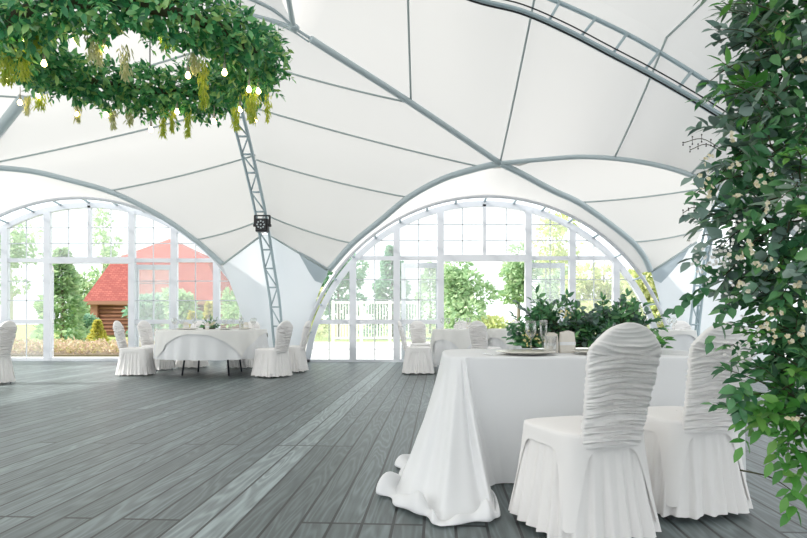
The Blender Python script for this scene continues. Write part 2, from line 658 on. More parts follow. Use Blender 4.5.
C6 = UC([(-35, 167, 11.5), (0, 128, 10.9), (25, 97.5, 10.3), (48, 72, 9.8), (80, -20, 8.4), (95, -110, 7.0), (100, -220, 6.0)])
C7 = UC([(-90, 172, 11.3), (-130, 120, 10), (-160, 60, 9), (-200, -20, 8), (-260, -120, 7), (-330, -260, 6)])
ruled(C6, C7, [((24, 98), (-150, 75))])
C3 = UC([(200, -220, 5.6), (245, -120, 6.6), (272, -30, 7.8), (294, 28, 9.0), (323.7, 47.4, 9.3), (411, 103, 10.2), (500, 163.3, 11.2)] + AR)
T3m = [p + Vector((0, 0, .26)) for p in UC([(240, -260, 5.4), (300, -150, 6.9), (360, -90, 7.3), (401, -60, 7.5), (470, -34, 7.75), (553, -3, 7.85), (622, 31.6, 8.05), (670.6, 59, 8.15), (720, 91, 8.2), (770, 132, 8.2), (830, 192, 8.2), (880, 262, 8.2)])]
ruled(C3, T3m, [((411, 103), (398, -62)), ((502, 163), (531, -11)), ((614, 158), (657, 51)), ((690, 175), (742, 108))])
C2 = UC(list(reversed(BR)) + [(500, 163.3, 11.2)] + AR[:5])
T2m = UC([(697, 241, 12.75), (706, 222, 12.5), (722, 185, 12.0), (740, 160, 11.6), (757, 132, 11.1), (775, 105, 10.6), (800, 70, 10.0), (840, 20, 9.2)])
ruled(C2, T2m, [((633, 242), (702, 230)), ((579, 203), (722, 186)), ((500, 163), (757, 132))])
# bay over the camera and towards the sides
T4 = [p + Vector((.6, -3.6, .9)) for p in T3m]
T5 = [p + Vector((.8, -12.2, .2)) for p in T3m]
ruled(T3m, T4, [((657, 51), (784, 4))])
ruled(T4, T5, [])
sun_skirt = [Vector((-9.3, 11.4 - 6.0 * i / (len(C7) - 1), 3.35)) for i in range(len(C7))]  # unseen roof skirt added at the left, edge set to block the sun
ceil.grid([[a.lerp(b, j / 6) for j in range(7)] for a, b in zip(C7, sun_skirt)])
over = catmull([T1m[-1], T1m[-1] + Vector((0, -3, .6)), T1m[-1] + Vector((0, -10.6, .2))])
edgeA = catmull([C7[-1], C7[-1] + Vector((-.5, -3, .6)), C7[-1] + Vector((-1, -10.6, .2))])
edgeB = catmull([T3m[0], T3m[0] + Vector((.6, -3.6, .9)), T3m[0] + Vector((.8, -12.2, .2))])
sun_skirt2 = [Vector((-9.3, 5.4 - 12.0 * i / (len(edgeA) - 1), 3.35)) for i in range(len(edgeA))]  # nearer stretch of the added skirt, keeps the sun off the chairs
for ea, eb in ((sun_skirt2, edgeA), (edgeA, over), (over, edgeB)):
    ceil.grid([[a.lerp(b, j / 8) for j in range(9)] for a, b in zip(ea, eb)])

shade_mb = MB().grid([[(x, -4.75 + .12 * math.sin(x * 1.7), z) for x in np.linspace(-9.2, 13, 40)] for z in np.linspace(4.7, 7.3, 7)])  # unseen fabric added behind the camera to cut frontal sky light
tag(shade_mb.build('unseen_shade_valance', M['membrane']), kind='structure')
# dormers between the leaning mouth arch and the arch rail before each window
W2 = dict(cx=(484.3 - CX) / F * 13.7, Y=13.7, zc=-.455, r=4.13)
W1 = dict(cx=(90 - CX) / F * 14.2, Y=14.2, zc=-.40, r=4.14)


def arc(wn, a0, a1, n, dr=0.0, dy=-.5):
    out = []
    for i in range(n + 1):
        a = a0 + (a1 - a0) * i / n
        out.append(Vector((wn['cx'] - (wn['r'] + dr) * math.cos(a), wn['Y'] + dy, wn['zc'] + (wn['r'] + dr) * math.sin(a))))
    return out


def dormer(mouth, wn, a0, a1):
    n = len(mouth) - 1
    rl = arc(wn, a0, a1, n, .03)
    ceil.grid([[a.lerp(b, j / 5) for j in range(6)] for a, b in zip(mouth, rl)])


mouth2 = UC(AL + BR)
dormer(mouth2, W2, math.radians(36), math.radians(144))
mouth1 = UC([(-300, 262, 12.9), (-270, 236, 12.7), (-220, 208, 12.4), (-160, 187, 12.1), (-100, 174, 11.8)] + list(reversed(C0pts)))
dormer(mouth1, W1, math.radians(36), math.radians(144))
ceiling = tag(ceil.build('ceiling', M['membrane']), kind='structure')
for p, q in ribs:
    m_ = (p + q) / 2
    pts = []
    for i in range(13):
        t = i / 12
        x = p.lerp(q, t)
        to = Vector((0, 0, CH)) - x
        pts.append(x + to.normalized() * .02 + Vector((0, 0, -.05)) * (4 * t * (1 - t)))
    MB().tube(pts, .017, 6).build('seam_cord', M['rib'], ceiling)
# thin ridge lines near the hub
hub = U(294, 28, 8.95)
for tgt in ((285, -25, 7.9), (238, -8, 8.6), (225, 8, 9.2)):
    pass


def pipe(name, pts, r, mat='pipe', off=.06):
    P = [x + (Vector((0, 0, CH)) - x).normalized() * off for x in pts]
    return tag(MB().tube(P, r, 10).build(name, M[mat]), kind='structure')


pipe('trim_1', UC(AL), .062)
pipe('trim_2', UC(BR[:1] + BR), .062) if False else pipe('trim_2', UC([(500, 163.3, 11.2)] + BR), .062)
pipe('trim_3', UC([(500, 163.3, 11.2), (411, 103, 10.2), (323.7, 47.4, 9.3), (311, 39, 9.2)]), .055)
pipe('trim_4', UC([(500, 163.3, 11.2)] + AR), .042)
pipe('trim_5', UC(C0pts), .055)
pipe('trim_6', UC([(-35, 167, 11.5), (0, 128, 10.9), (24, 98.5, 10.3)]), .095)
mouthL = [(-300, 262, 12.9), (-270, 236, 12.7), (-220, 208, 12.4), (-160, 187, 12.1), (-100, 174, 11.8), (-35, 167, 11.5)]
pipe('trim_7', UC(mouthL), .055)
hb = MB()
hb.ball(hub, .085, 12, 8, .7)
hubo = tag(hb.build('trim_8', M['pipe']), kind='structure')
for nm, pts, r in (('seam_cord', [(294, 28, 8.95), (310, 38, 9.15)], .022), ('seam_cord', [(294, 28, 8.95), (291, 14, 8.7), (284, -30, 7.9)], .04),
                   ('seam_cord', [(294, 28, 8.95), (283, 17, 8.85), (268, 7, 8.7), (248, -2, 8.5), (220, -12, 8.3)], .028),
                   ('seam_cord', [(294, 28, 8.95), (275, 21, 9.0), (250, 14, 9.05), (215, 2, 9.1)], .026),
                   ('seam_cord', [(309, 42, 9.2), (290, 30, 9.1), (260, 18, 9.15), (225, 8, 9.2)], .014)):
    MB().tube(UC(pts, 6), r, 8).build(nm, M['pipe'], hubo)

# arch rails before the windows, tied back to the frame with brackets
for k, wn in ((9, W2), (10, W1)):
    rail = tag(MB().tube(arc(wn, math.radians(8), math.radians(172), 60, .01), .042, 8).build('trim_%d' % k, M['white_pvc']), kind='structure')
    for i in range(17):
        a = math.radians(16 + 148 * i / 16)
        ca, sa = -math.cos(a), math.sin(a)
        p = Vector((wn['cx'] + ca * (wn['r'] + .05), wn['Y'] - .5, wn['zc'] + sa * (wn['r'] + .05)))
        q = Vector((wn['cx'] + ca * (wn['r'] - .02), wn['Y'], wn['zc'] + sa * (wn['r'] - .02)))
        mb = MB().bar(p, q, .05, .03)
        mb.box(p + (q - p) * .08, (.09, .07, .08))
        mb.build('bracket', M['truss'], rail)


# ------------------------------------------------------------------ lattice arches
def lattice(name, label, pts, wid, dep, step, rc=.028, side=Vector((1, 0, 0))):
    """triangular steel lattice: two inner chords and an outer one"""
    root = tag(empty(name, pts[0]), label, 'tent arch', 'lattice arches of the tent')
    o = Vector(pts[0])
    P = [p - o for p in pts]
    inn_l, inn_r, outer = [], [], []
    for i, p in enumerate(P):
        t = (P[min(i + 1, len(P) - 1)] - P[max(i - 1, 0)]).normalized()
        n = side.cross(t).normalized()
        if n.y > 0: n = -n                     # inner side looks at the hall
        inn_l.append(p + n * dep - side * wid / 2)
        inn_r.append(p + n * dep + side * wid / 2)
        outer.append(p + n * .03 + side * wid * .4)
    for c in (inn_l, inn_r, outer):
        MB().tube(c, rc, 8).build('chord', M['truss'], root)
    L = [0]
    for a, b in zip(P[:-1], P[1:]):
        L.append(L[-1] + (b - a).length)
    n = int(L[-1] / step)

    def samp(c, s):
        for i in range(len(L) - 1):
            if s <= L[i + 1] or i == len(L) - 2:
                t = (s - L[i]) / max(L[i + 1] - L[i], 1e-6)
                return c[i].lerp(c[i + 1], min(max(t, 0), 1))
    for k in range(n):
        s0, s1 = L[-1] * k / n, L[-1] * (k + 1) / n
        MB().tube([samp(inn_l, s0), samp(inn_r, s0)], rc * .7, 6).build('rung', M['truss'], root)
        a, b = (inn_l, inn_r) if k % 2 else (inn_r, inn_l)
        mb = MB().tube([samp(a, s0), samp(b, s1)], rc * .55, 6)
        mb.tube([samp(inn_r, s0), samp(outer, s1)], rc * .55, 6)
        mb.build('brace', M['truss'], root)
    return root


T1c = UC([(283, 364.5, 13.25), (279, 335, 13.25), (276, 300, 13.15), (270, 262, 12.95), (262.5, 215, 12.45), (250.5, 160, 11.7), (238, 110, 10.75), (219, 48, 9.75), (194, -30, 8.55), (162, -110, 7.25)], 4)
lattice('lattice_arch', 'slender blue-grey lattice arch between the two arched windows, carrying the black lamp', T1c, .2, .13, .42)
T2c = UC([(689, 364.5, 13.25), (691, 335, 13.25), (694, 305, 13.2), (699, 265, 12.95), (711, 215, 12.4), (738, 160, 11.5), (765, 116, 10.75), (790, 82, 10.25)], 4)
lattice('lattice_arch', 'blue-grey lattice arch leg right of the big window, half behind the foliage column', T2c, .2, .13, .42)
# the long one overhead
lowc = UC([(330, -60, 7.0), (400, -28, 7.4), (472.7, 0, 7.7), (521, 12.6, 7.85), (565, 31.6, 7.95), (609.6, 54.8, 8.05), (653.8, 78, 8.1), (700, 105, 8.1), (740, 132, 8.1), (790, 178, 8.1), (840, 240, 8.1), (880, 330, 8.1), (890, 391, 8.1)])
upc = UC([(335, -100, 7.0), (405, -62, 7.4), (470, -32, 7.7), (553, 0, 7.9), (622, 31.6, 8.05), (670.6, 59, 8.1), (720, 90.6, 8.1), (765, 124, 8.1), (815, 170, 8.1), (868, 235, 8.1), (906, 320, 8.1), (916, 391, 8.1)])
o3 = tag(empty('lattice_arch', lowc[-1]), 'long grey lattice arch crossing the upper right of the roof with black cables', 'tent arch', 'lattice arches of the tent')
sub = lambda c, d=Vector((0, 0, 0)): [p - lowc[-1] + d for p in c]
MB().tube(sub(lowc), .028, 8).build('chord', M['truss'], o3)
MB().tube(sub(lowc, Vector((0, -.12, -.035))), .024, 8).build('chord', M['truss'], o3)
MB().tube(sub(upc), .03, 8).build('chord', M['truss'], o3)
MB().tube(sub(lowc, Vector((0, -.06, -.05))), .011, 6).build('cable', M['cable'], o3)
MB().tube(sub(lowc, Vector((0, -.14, .03))), .009, 6).build('cable', M['cable'], o3)
for i in range(12):
    s = .3 + .66 * i / 11.0
    a = at(lowc, s * (len(lowc) - 1) - .01)
    i2 = min(range(len(upc)), key=lambda j: (upc[j] - (a + Vector((.17, 0, .24)))).length)
    mb = MB().bar(a - lowc[-1], upc[i2] - lowc[-1], .09, .035)
    mb.bar(a - lowc[-1], a - lowc[-1] + Vector((0, -.12, -.035)), .05, .03)
    mb.build('rung', M['truss'], o3)

# lamp on the arch
lp = U(262.3, 225.5, 12.2)
lampo = tag(empty('stage_spotlight', lp), 'square black stage lamp with round lenses clamped on the lattice arch', 'stage lamp')
mb = MB().box((0, 0, 0), (.24, .16, .26)).box((0, -.1, 0), (.20, .05, .21)).box((0, .1, 0), (.16, .06, .18))
hous = mb.build('housing', M['black'], lampo, False)
mb = MB().bar((-.15, 0, 0), (-.15, 0, .2), .02, .04).bar((.15, 0, 0), (.15, 0, .2), .02, .04).bar((-.16, 0, .2), (.16, 0, .2), .04, .025)
mb.bar((-.18, 0, 0), (-.12, 0, 0), .05, .05).bar((.18, 0, 0), (.12, 0, 0), .05, .05)
mb.build('yoke', M['black'], lampo, False)
for i in range(9):
    a = 2 * PI * i / 8
    r = .07 if i < 8 else 0
    MB().lathe([(.017, 0), (.019, .012), (.012, .02)], 10).build('lens', M['lens'], hous, True)
    l = hous.children[-1]
    l.rotation_euler = (PI / 2, 0, 0)
    l.location = (r * math.cos(a), -.125, r * math.sin(a))


# ------------------------------------------------------------------ fabric corners between the windows
def fabric_corner(name, rows):
    R = []
    for r in rows:
        R.append(UC(r, 5))
    cols = list(zip(*R))
    cc = [catmull(list(c), 6) for c in cols]
    mb = MB().grid([list(x) for x in zip(*cc)])
    return tag(mb.build(name, M['wallfab']), kind='structure')


fabric_corner('wall_back', [
    [(222.5, 265, 12.9), (243, 250, 12.85), (265, 234, 12.8), (296, 251, 12.85), (328, 271, 12.85)],
    [(236, 299, 13.2), (252, 296, 13.3), (270, 292, 13.45), (293, 293, 13.3), (317, 298, 13.15)],
    [(246, 332, 13.3), (260, 332, 13.5), (276, 332, 13.6), (292, 332, 13.5), (308, 334, 13.3)],
    [(249, 364, 13.4), (262, 364, 13.6), (277, 364, 13.65), (291, 364, 13.6), (303, 364, 13.4)]])
fabric_corner('wall_back_right', [
    [(651, 272, 12.85), (672, 260, 12.85), (697, 243, 12.8), (745, 262, 12.85), (800, 278, 12.85)],
    [(659, 300, 13.15), (676, 298, 13.3), (704, 292, 13.45), (745, 294, 13.3), (790, 300, 13.15)],
    [(666, 332, 13.3), (682, 332, 13.5), (704, 332, 13.6), (735, 332, 13.5), (775, 334, 13.3)],
    [(670, 364, 13.4), (685, 364, 13.6), (704, 364, 13.65), (735, 364, 13.6), (770, 364, 13.4)]])
fabric_corner('wall_back_left', [
    [(-400, 272, 12.85), (-370, 260, 12.85), (-345, 243, 12.8), (-322, 252, 12.85), (-300, 264, 12.85)],
    [(-400, 364, 13.4), (-380, 364, 13.6), (-345, 364, 13.65), (-335, 364, 13.6), (-325, 364, 13.4)]])


def flap(name, pts):
    P = [U(*p) for p in pts]
    c = sum(P, Vector()) / len(P) + Vector((0, .03, 0))
    mb = MB()
    mb.add([c] + P, [(0, i + 1, (i + 1) % len(P) + 1) for i in range(len(P))])
    return tag(mb.build(name, M['gutter']), kind='structure')


flap('trim_11', [(297, 250.5, 12.72), (312, 258, 12.74), (328.5, 268.5, 12.76), (327, 276, 12.82), (322, 283.5, 12.9), (315, 281, 12.9), (309, 272, 12.84)])
flap('trim_12', [(692, 243, 12.7), (680, 252, 12.72), (664, 264, 12.74), (651, 272, 12.76), (654, 280, 12.85), (661, 283, 12.9), (667, 277, 12.88), (683, 259, 12.8)])
for px, tp in (((222.5, 264.5, 12.8), (262, 235, 12.78)), ((327, 270, 12.76), (271, 236, 12.78)), ((651, 272, 12.76), (697, 242, 12.7))):
    MB().tube([U(*px), U(*tp)], .022, 8).build('seam_cord', M['rib'], ceiling)


# ------------------------------------------------------------------ windows and doors
def zc(wn, x, dr=0.0):
    v = (wn['r'] + dr) ** 2 - x * x
    return wn['zc'] + math.sqrt(max(v, 0))


def window(idx, wn):
    root = empty('window_%d' % idx, (wn['cx'], wn['Y'], 0))
    root['kind'] = 'structure'
    r, z0 = wn['r'], wn['zc']
    a0 = math.asin((0.0 - z0) / r)
    mb = MB()
    rows = []
    for i in range(73):
        a = a0 + (PI - 2 * a0) * i / 72
        ca, sa = -math.cos(a), math.sin(a)
        ring = []
        for rr, yy in ((r, -.05), (r - .13, -.05), (r - .13, .05), (r, .05)):
            ring.append((ca * rr, yy, max(z0 + sa * rr, 0)))
        rows.append(ring)
    mb.grid(rows, closed=True)
    hw = math.sqrt(r * r - z0 * z0)
    mb.box((0, 0, .03), (2 * hw - .1, .1, .06))
    mb.build('frame', M['white_pvc'], root, False)
    for x in (-3, -2, -1, 1, 2, 3):
        zt = zc(wn, x, -.08)
        MB().box((x, 0, zt / 2), (.15, .11, zt)).build('mullion', M['white_pvc'], root, False)
    MB().box((0, 0, (2.37 + zc(wn, 0, -.08)) / 2), (.075, .1, zc(wn, 0, -.08) - 2.37)).build('mullion', M['white_pvc'], root, False)
    ht = math.sqrt((r - .1) ** 2 - (2.37 - z0) ** 2)
    mb = MB().box((0, 0, 2.37), (2.0, .115, .15)).box((-(1 + ht) / 2, 0, 2.37), (ht - 1, .09, .09)).box(((1 + ht) / 2, 0, 2.37), (ht - 1, .09, .09))
    mb.build('transom', M['white_pvc'], root, False)
    hm = math.sqrt((r - .1) ** 2 - (.92 - z0) ** 2)
    for s in (-1, 1):
        MB().box((s * (1 + hm) / 2, 0, .92), (hm - 1, .09, .1)).build('mid_rail', M['white_pvc'], root, False)
    edges = [-hw + .02, -3, -2, -1, 0, 1, 2, 3, hw - .02]
    bands = [(.06, .92), (.92, 2.37), (2.37, 9)]
    for a, b in zip(edges[:-1], edges[1:]):
        mid = (a + b) / 2
        for z_lo, z_hi in bands:
            if abs(mid) < 1 and z_hi < 3:
                continue
            xs = np.linspace(a, b, 9)
            tops = [min(z_hi, zc(wn, x, -.09) if abs(x) < r - .1 else 0) for x in xs]
            keep = [(x, t) for x, t in zip(xs, tops) if t > z_lo + .02]
            if len(keep) < 2:
                continue
            vs = [(x, .0, z_lo) for x, t in keep] + [(x, .0, t) for x, t in keep]
            n = len(keep)
            MB().add(vs, [(i, i + 1, n + i + 1, n + i) for i in range(n - 1)]).build('pane', M['pane'], root, False)
            gm = MB()
            cx = mid if abs(mid) < 3 else (a + b) / 2
            tc = max(t for x, t in keep)
            tm = min(z_hi, zc(wn, cx, -.09)) if abs(cx) < r - .1 else 0
            if tm > z_lo + .1:
                gm.box((cx, -.005, (z_lo + tm) / 2), (.022, .012, tm - z_lo))
            for z in ((3.14, 2.77) if z_lo > 2 else (1.88, 1.42) if z_lo > .5 else ()):
                xk = [x for x, t in keep if t > z]
                if len(xk) > 1:
                    gm.box(((xk[0] + xk[-1]) / 2, -.005, z), (xk[-1] - xk[0], .012, .022))
            if gm.v:
                gm.build('glazing_bar', M['muntin'], root, False)
    return root


window(1, W1)
window(2, W2)


def door(idx, wn, hinge, ang):
    """open glazed leaf hinged at a mullion; local +X runs from the hinge, ang turns it outwards"""
    root = empty('door_%d' % idx, (wn['cx'] + hinge, wn['Y'] + .12, .04), ang)
    root['kind'] = 'structure'
    wd, h = .90, 2.24
    mb = MB()
    for x in (.05, wd - .05):
        mb.box((x, 0, h / 2), (.1, .06, h))
    for z, t in ((.09, .18), (.88, .1), (h - .06, .12)):
        mb.box((wd / 2, 0, z), (wd - .2, .055, t))
    mb.build('leaf_frame', M['white_pvc'], root, False)
    for z0, z1 in ((.18, .83), (.93, h - .12)):
        MB().add([(.1, 0, z0), (wd - .1, 0, z0), (wd - .1, 0, z1), (.1, 0, z1)], [(0, 1, 2, 3)]).build('pane', M['pane'], root, False)
    mb = MB().box((wd / 2, 0, 1.52), (.022, .014, 1.18))
    for z in (1.38, 1.80):
        mb.box((wd / 2, 0, z), (wd - .2, .014, .022))
    mb.box((wd / 2, 0, .5), (wd - .2, .014, .022))
    mb.build('glazing_bar', M['muntin'], root, False)
    MB().bar((wd - .05, -.05, .95), (wd - .05, -.05, 1.1), .02, .02).bar((wd - .05, 0, 1.03), (wd - .05, -.05, 1.03), .02, .02).build('handle', M['chrome'], root, False)
    return root


R = math.radians
door(1, W1, -1.0, R(118))
door(2, W1, 1.0, R(6))
door(3, W2, -1.0, R(172))
door(4, W2, 1.0, R(7))


# ------------------------------------------------------------------ chairs
def superring(hx, hy, p, a):
    c, s = math.cos(a), math.sin(a)
    k = (abs(c) ** p + abs(s) ** p) ** (-1 / p)
    return hx * k * c, hy * k * s


def make_chair():
    root = empty('banquet_chair', (0, 0, 0))
    # skirt with pleats
    n = 220
    rows = []
    for i in range(13):
        t = i / 12
        z = .455 - t * .428
        hx, hy = .203 + .056 * t ** 1.3, .223 + .051 * t ** 1.2
        row = []
        for k in range(n):
            a = 2 * PI * k / n
            pl = math.sin(a * 25 + 1.3 * math.sin(a * 5)) * .7 + math.sin(a * 37 + 2 * math.sin(a * 3)) * .3
            amp = .0015 + .018 * t
            x, y = superring(hx + pl * amp, hy + pl * amp, 5, a)
            zz = z if i < 12 else z + .006 * math.sin(a * 13)
            row.append((x, y + .0, zz))
        rows.append(row)
    MB().grid(rows, closed=True).build('skirt', M['stretch'], root)
    # smooth seat cover with a scalloped apron
    rows = []
    for r in (0.02, .35, .65, .85, .94, .985, 1.0):
        z = .487 - .016 * r ** 6 - (.012 if r == 1 else 0)
        rows.append([(*superring(.212 * r, .232 * r, 5, 2 * PI * k / n), z) for k in range(n)])
    for j in range(1, 7):
        t = j / 6
        row = []
        for k in range(n):
            a = 2 * PI * k / n
            x0, y0 = superring(.214, .234, 5, a)
            cor = min(1, (abs(math.sin(2 * a))) ** 16 * 1.15)
            drop = (.05 + .33 * cor) * t
            z = .455 - drop
            fl = min(1, drop / .44)
            x, y = superring(.2125 + .058 * fl ** 1.25, .2325 + .053 * fl ** 1.2, 5, a)
            row.append((x, y, z))
        rows.append(row)
    MB().grid(rows, closed=True).build('seat_cover', M['stretch'], root)
    # ruched back cover
    m, n = 240, 64
    rows = []
    for i in range(m + 1):
        t = i / m
        z = .415 + .535 * t
        w = .148 + .028 * min(t / .72, 1) ** 1.1
        if t > .80:
            q = (t - .80) / .20
            w *= 1 - .62 * q ** 1.15 - .30 * q ** 9
        if t < .04:
            w *= .985
        th = .03 if t < .9 else .03 * (1 - ((t - .9) / .1) ** 2 * .6)
        yc = -.215 - .125 * t
        row = []
        for k in range(n):
            a = 2 * PI * k / n
            x, y = superring(w, th, 3.2, a)
            sag = .02 * (x / .17) ** 2 * (1 if t < .75 else -1.5)
            zz = z + sag + .008 * noise.noise((x * 9, 4.0, z * 6))
            f = 1 - abs(noise.noise((x * 3.2 + (5 if y > 0 else 0), 1.7, zz * 58)))
            f2 = 1 - abs(noise.noise((x * 5 + 9, 7.7, zz * 130)))
            amp = .028 * (1 - .75 * min(1, abs(x) / w) ** 5) * min(1, t / .06) * (1 if t < .80 else max(.12, 1 - (t - .80) / .09))
            disp = amp * (f ** 3 - .5) + .0035 * (f2 - .7) * (1 if t < .84 else .1)
            nx, ny = x / w, y / max(th, .005)
            l = math.hypot(nx * .25, ny) or 1
            row.append((x + disp * nx * .15, yc + y + disp * ny / l * 1.4, z))
        rows.append(row)
    mb = MB().grid(rows, closed=True)
    b = len(mb.v)
    mb.f.append(tuple(range(b - n, b)))
    mb.build('back_cover', M['stretch'], root)
    for sx, sy in ((-1, -1), (1, -1), (-1, 1), (1, 1)):
        MB().tube([(sx * .17, sy * .185, .44), (sx * .185, sy * .20, .0)], [.013, .011], 8).build('leg', M['chrome'], root)
    return root


def copy_tree(src, loc, rz, label, group=None):
    c = src.copy()
    COL.objects.link(c)
    c.location = loc
    c.rotation_euler = (0, 0, rz)
    c['label'] = label
    if group: c['group'] = group
    for ch in src.children:
        d = ch.copy()
        COL.objects.link(d)
        d.parent = c
    return c


chairs = [
    # x, y, facing angle (0 = away from the camera, counter-clockwise), label
    (.825, 2.79, 18, 'white ruched-back chair nearest the camera, before the long draped table'),
    (1.425, 3.13, 15, 'white ruched-back chair at the long table, beside the foliage column'),
    ((136.5 - CX) / F * 10.45, 10.45, -88, 'white covered chair seen side-on at the left end of the large round table'),
    ((158 - CX) / F * 11.6, 11.55, -112, 'white covered chair just behind the side-on one at the large round table'),
    ((272 - CX) / F * 10.15, 10.15, 55, 'white ruched-back chair at the right front of the large round table'),
    ((291 - CX) / F * 11.1, 11.1, 82, 'white covered chair farther back at the right end of the large round table'),
    ((192 - CX) / F * 12.1, 12.1, 174, 'pale chair back peeping over the large round table, left of its centrepiece'),
    ((243 - CX) / F * 12.0, 12.05, 160, 'pale chair back peeping over the large round table, right of its centrepiece'),
    (-6.22, 9.0, 82, 'white covered chair cut off by the left edge, leaning away from the open glass door'),
    ((418 - CX) / F * 10.75, 10.75, -90, 'white covered chair seen side-on before the big window, left of the small round table'),
    ((422 - CX) / F * 12.2, 12.2, 195, 'white covered chair facing the hall behind the side-on one at the big window'),
    ((486 - CX) / F * 10.6, 10.6, -35, 'white chair with ruched back standing between the two small round tables'),
    ((463 - CX) / F * 12.4, 12.3, 180, 'pale chair back rising behind the small round table in the big window'),
    ((517 - CX) / F * 12.4, 12.4, 170, 'pale chair back behind the farther small table, half hidden by the table greenery'),
    ((688 - CX) / F * 11.0, 11.0, 176, 'pale rounded chair back seen between the two ruched chairs, under the lattice leg'),
]
proto = make_chair()
for i, (x, y, a, lb) in enumerate(chairs):
    if i == 0:
        tag(proto, lb, 'chair', 'white covered banquet chairs')
        proto.location = (x, y, 0)
        proto.rotation_euler = (0, 0, R(a))
    else:
        copy_tree(proto, (x, y, 0), R(a), lb)


# ------------------------------------------------------------------ round tables
DZ = .03


def round_table(x, y, Rd, label, cl_label, ov_label, rot, hem=.27, ov=1.03):
    t = tag(empty('round_table', (x, y, DZ)), label, 'table', 'round tables under white cloths')
    MB().lathe([(Rd - .03, .715), (Rd - .008, .722), (Rd - .008, .738), (Rd - .03, .742)], 48).build('tabletop', M['tablewood'], t)
    for k in range(4):
        a = rot + PI / 4 + k * PI / 2
        c, s = math.cos(a), math.sin(a)
        mb = MB().tube([(c * Rd * .5, s * Rd * .5, .72), (c * Rd * .62, s * Rd * .62, -DZ)], .016, 8)
        mb.tube([(c * Rd * .56, s * Rd * .56, .3), (c * .02, s * .02, .3)], .01, 6)
        mb.build('leg', M['darkleg'], t)
    nf = max(9, int(Rd * 22))
    fold = lambda a: math.sin(a * nf + 1.1 * math.sin(3 * a)) * .7 + .3 * math.sin(a * (nf // 2 + 3) + 1)
    n = 240

    def rad(a, z):
        d = max(0, (.752 - z) / .5)
        return Rd + .012 + d * (.035 + .05 * fold(a))
    rows = [[(r * Rd * math.cos(2 * PI * k / n), r * Rd * math.sin(2 * PI * k / n), .7535) for k in range(n)] for r in (.01, .5, .9, .985)]
    for i in range(13):
        z = .75 - (.75 - hem) * i / 12
        rows.append([(rad(2 * PI * k / n, z) * math.cos(2 * PI * k / n), rad(2 * PI * k / n, z) * math.sin(2 * PI * k / n), z) for k in range(n)])
    c = MB().grid(rows, closed=True).build('tablecloth', M['linen'], loc=(x, y, DZ))
    tag(c, cl_label, 'tablecloth', 'long white tablecloths on round tables')
    # square overlay, corners hanging
    rows = [[(r * Rd * math.cos(2 * PI * k / n), r * Rd * math.sin(2 * PI * k / n), .760) for k in range(n)] for r in (.01, .5, .9, .99)]
    half = Rd * ov
    for i in range(11):
        row = []
        for k in range(n):
            a = 2 * PI * k / n
            b = (a - rot) % (PI / 2)
            b = min(b, PI / 2 - b)
            reach = half / max(math.cos(b), .2)
            drop = max(.06, reach - Rd)
            drop = min(drop, .75 - hem - .02) * (1 - .0)
            z = .757 - drop * i / 10
            rr = rad(a, z) + .014 + .012 * i / 10
            row.append((rr * math.cos(a), rr * math.sin(a), z))
        rows.append(row)
    o = MB().grid(rows, closed=True).build('overlay_cloth', M['topper'], loc=(x, y, DZ))
    tag(o, ov_label, 'tablecloth', 'square overlay cloths on round tables')


TL = ((213 - CX) / F * 10.75, 10.75)
TC = ((457 - CX) / F * 11.35, 11.35)
TD = ((512 - CX) / F * 11.6, 11.6)
TR = ((662 - CX) / F * 10.2, 10.2)
round_table(*TL, .92, 'large round banquet table under white cloths in the left bay', 'long pleated white cloth on the large round table', 'square ivory overlay with swagged edge on the large round table', -PI / 2 + .0, .27, 1.06)
round_table(*TC, .44, 'small round table with swagged cloth standing before the big window', 'long white cloth on the small round table left of the ruched chair', 'ivory overlay with hanging points on the small round table left of the ruched chair', -PI * .75 + .12, .1, 1.42)
round_table(*TD, .44, 'farther small round table half hidden behind the long table greenery', 'white cloth of the small round table behind the long table greenery', 'ivory overlay on the small round table behind the long table greenery', -PI * .75 - .2, .1, 1.36)
round_table(*TR, .50, 'round table glimpsed between the two ruched chairs at the right', 'white cloth glimpsed between the two ruched chairs', 'ivory overlay of the table glimpsed between the two ruched chairs', -PI / 2 + .2, .1, 1.1)

# ------------------------------------------------------------------ long draped table
ZT = .742
X0, X1, Y0, Y1 = .29, 2.0, 3.53, 4.52
t = tag(empty('banquet_table', ((X0 + X1) / 2, (Y0 + Y1) / 2, 0)), 'long rectangular banquet table under the floor-length white cloth', 'table')
MB().box((.04, 0, ZT - .025), (X1 - X0 - .22, Y1 - Y0 - .12, .03)).build('tabletop', M['tablewood'], t, False)
for sx in (-1, 1):
    for sy in (-1, 1):
        MB().tube([(sx * .68, sy * .4, ZT - .04), (sx * .70, sy * .42, 0)], .016, 8).build('leg', M['darkleg'], t)
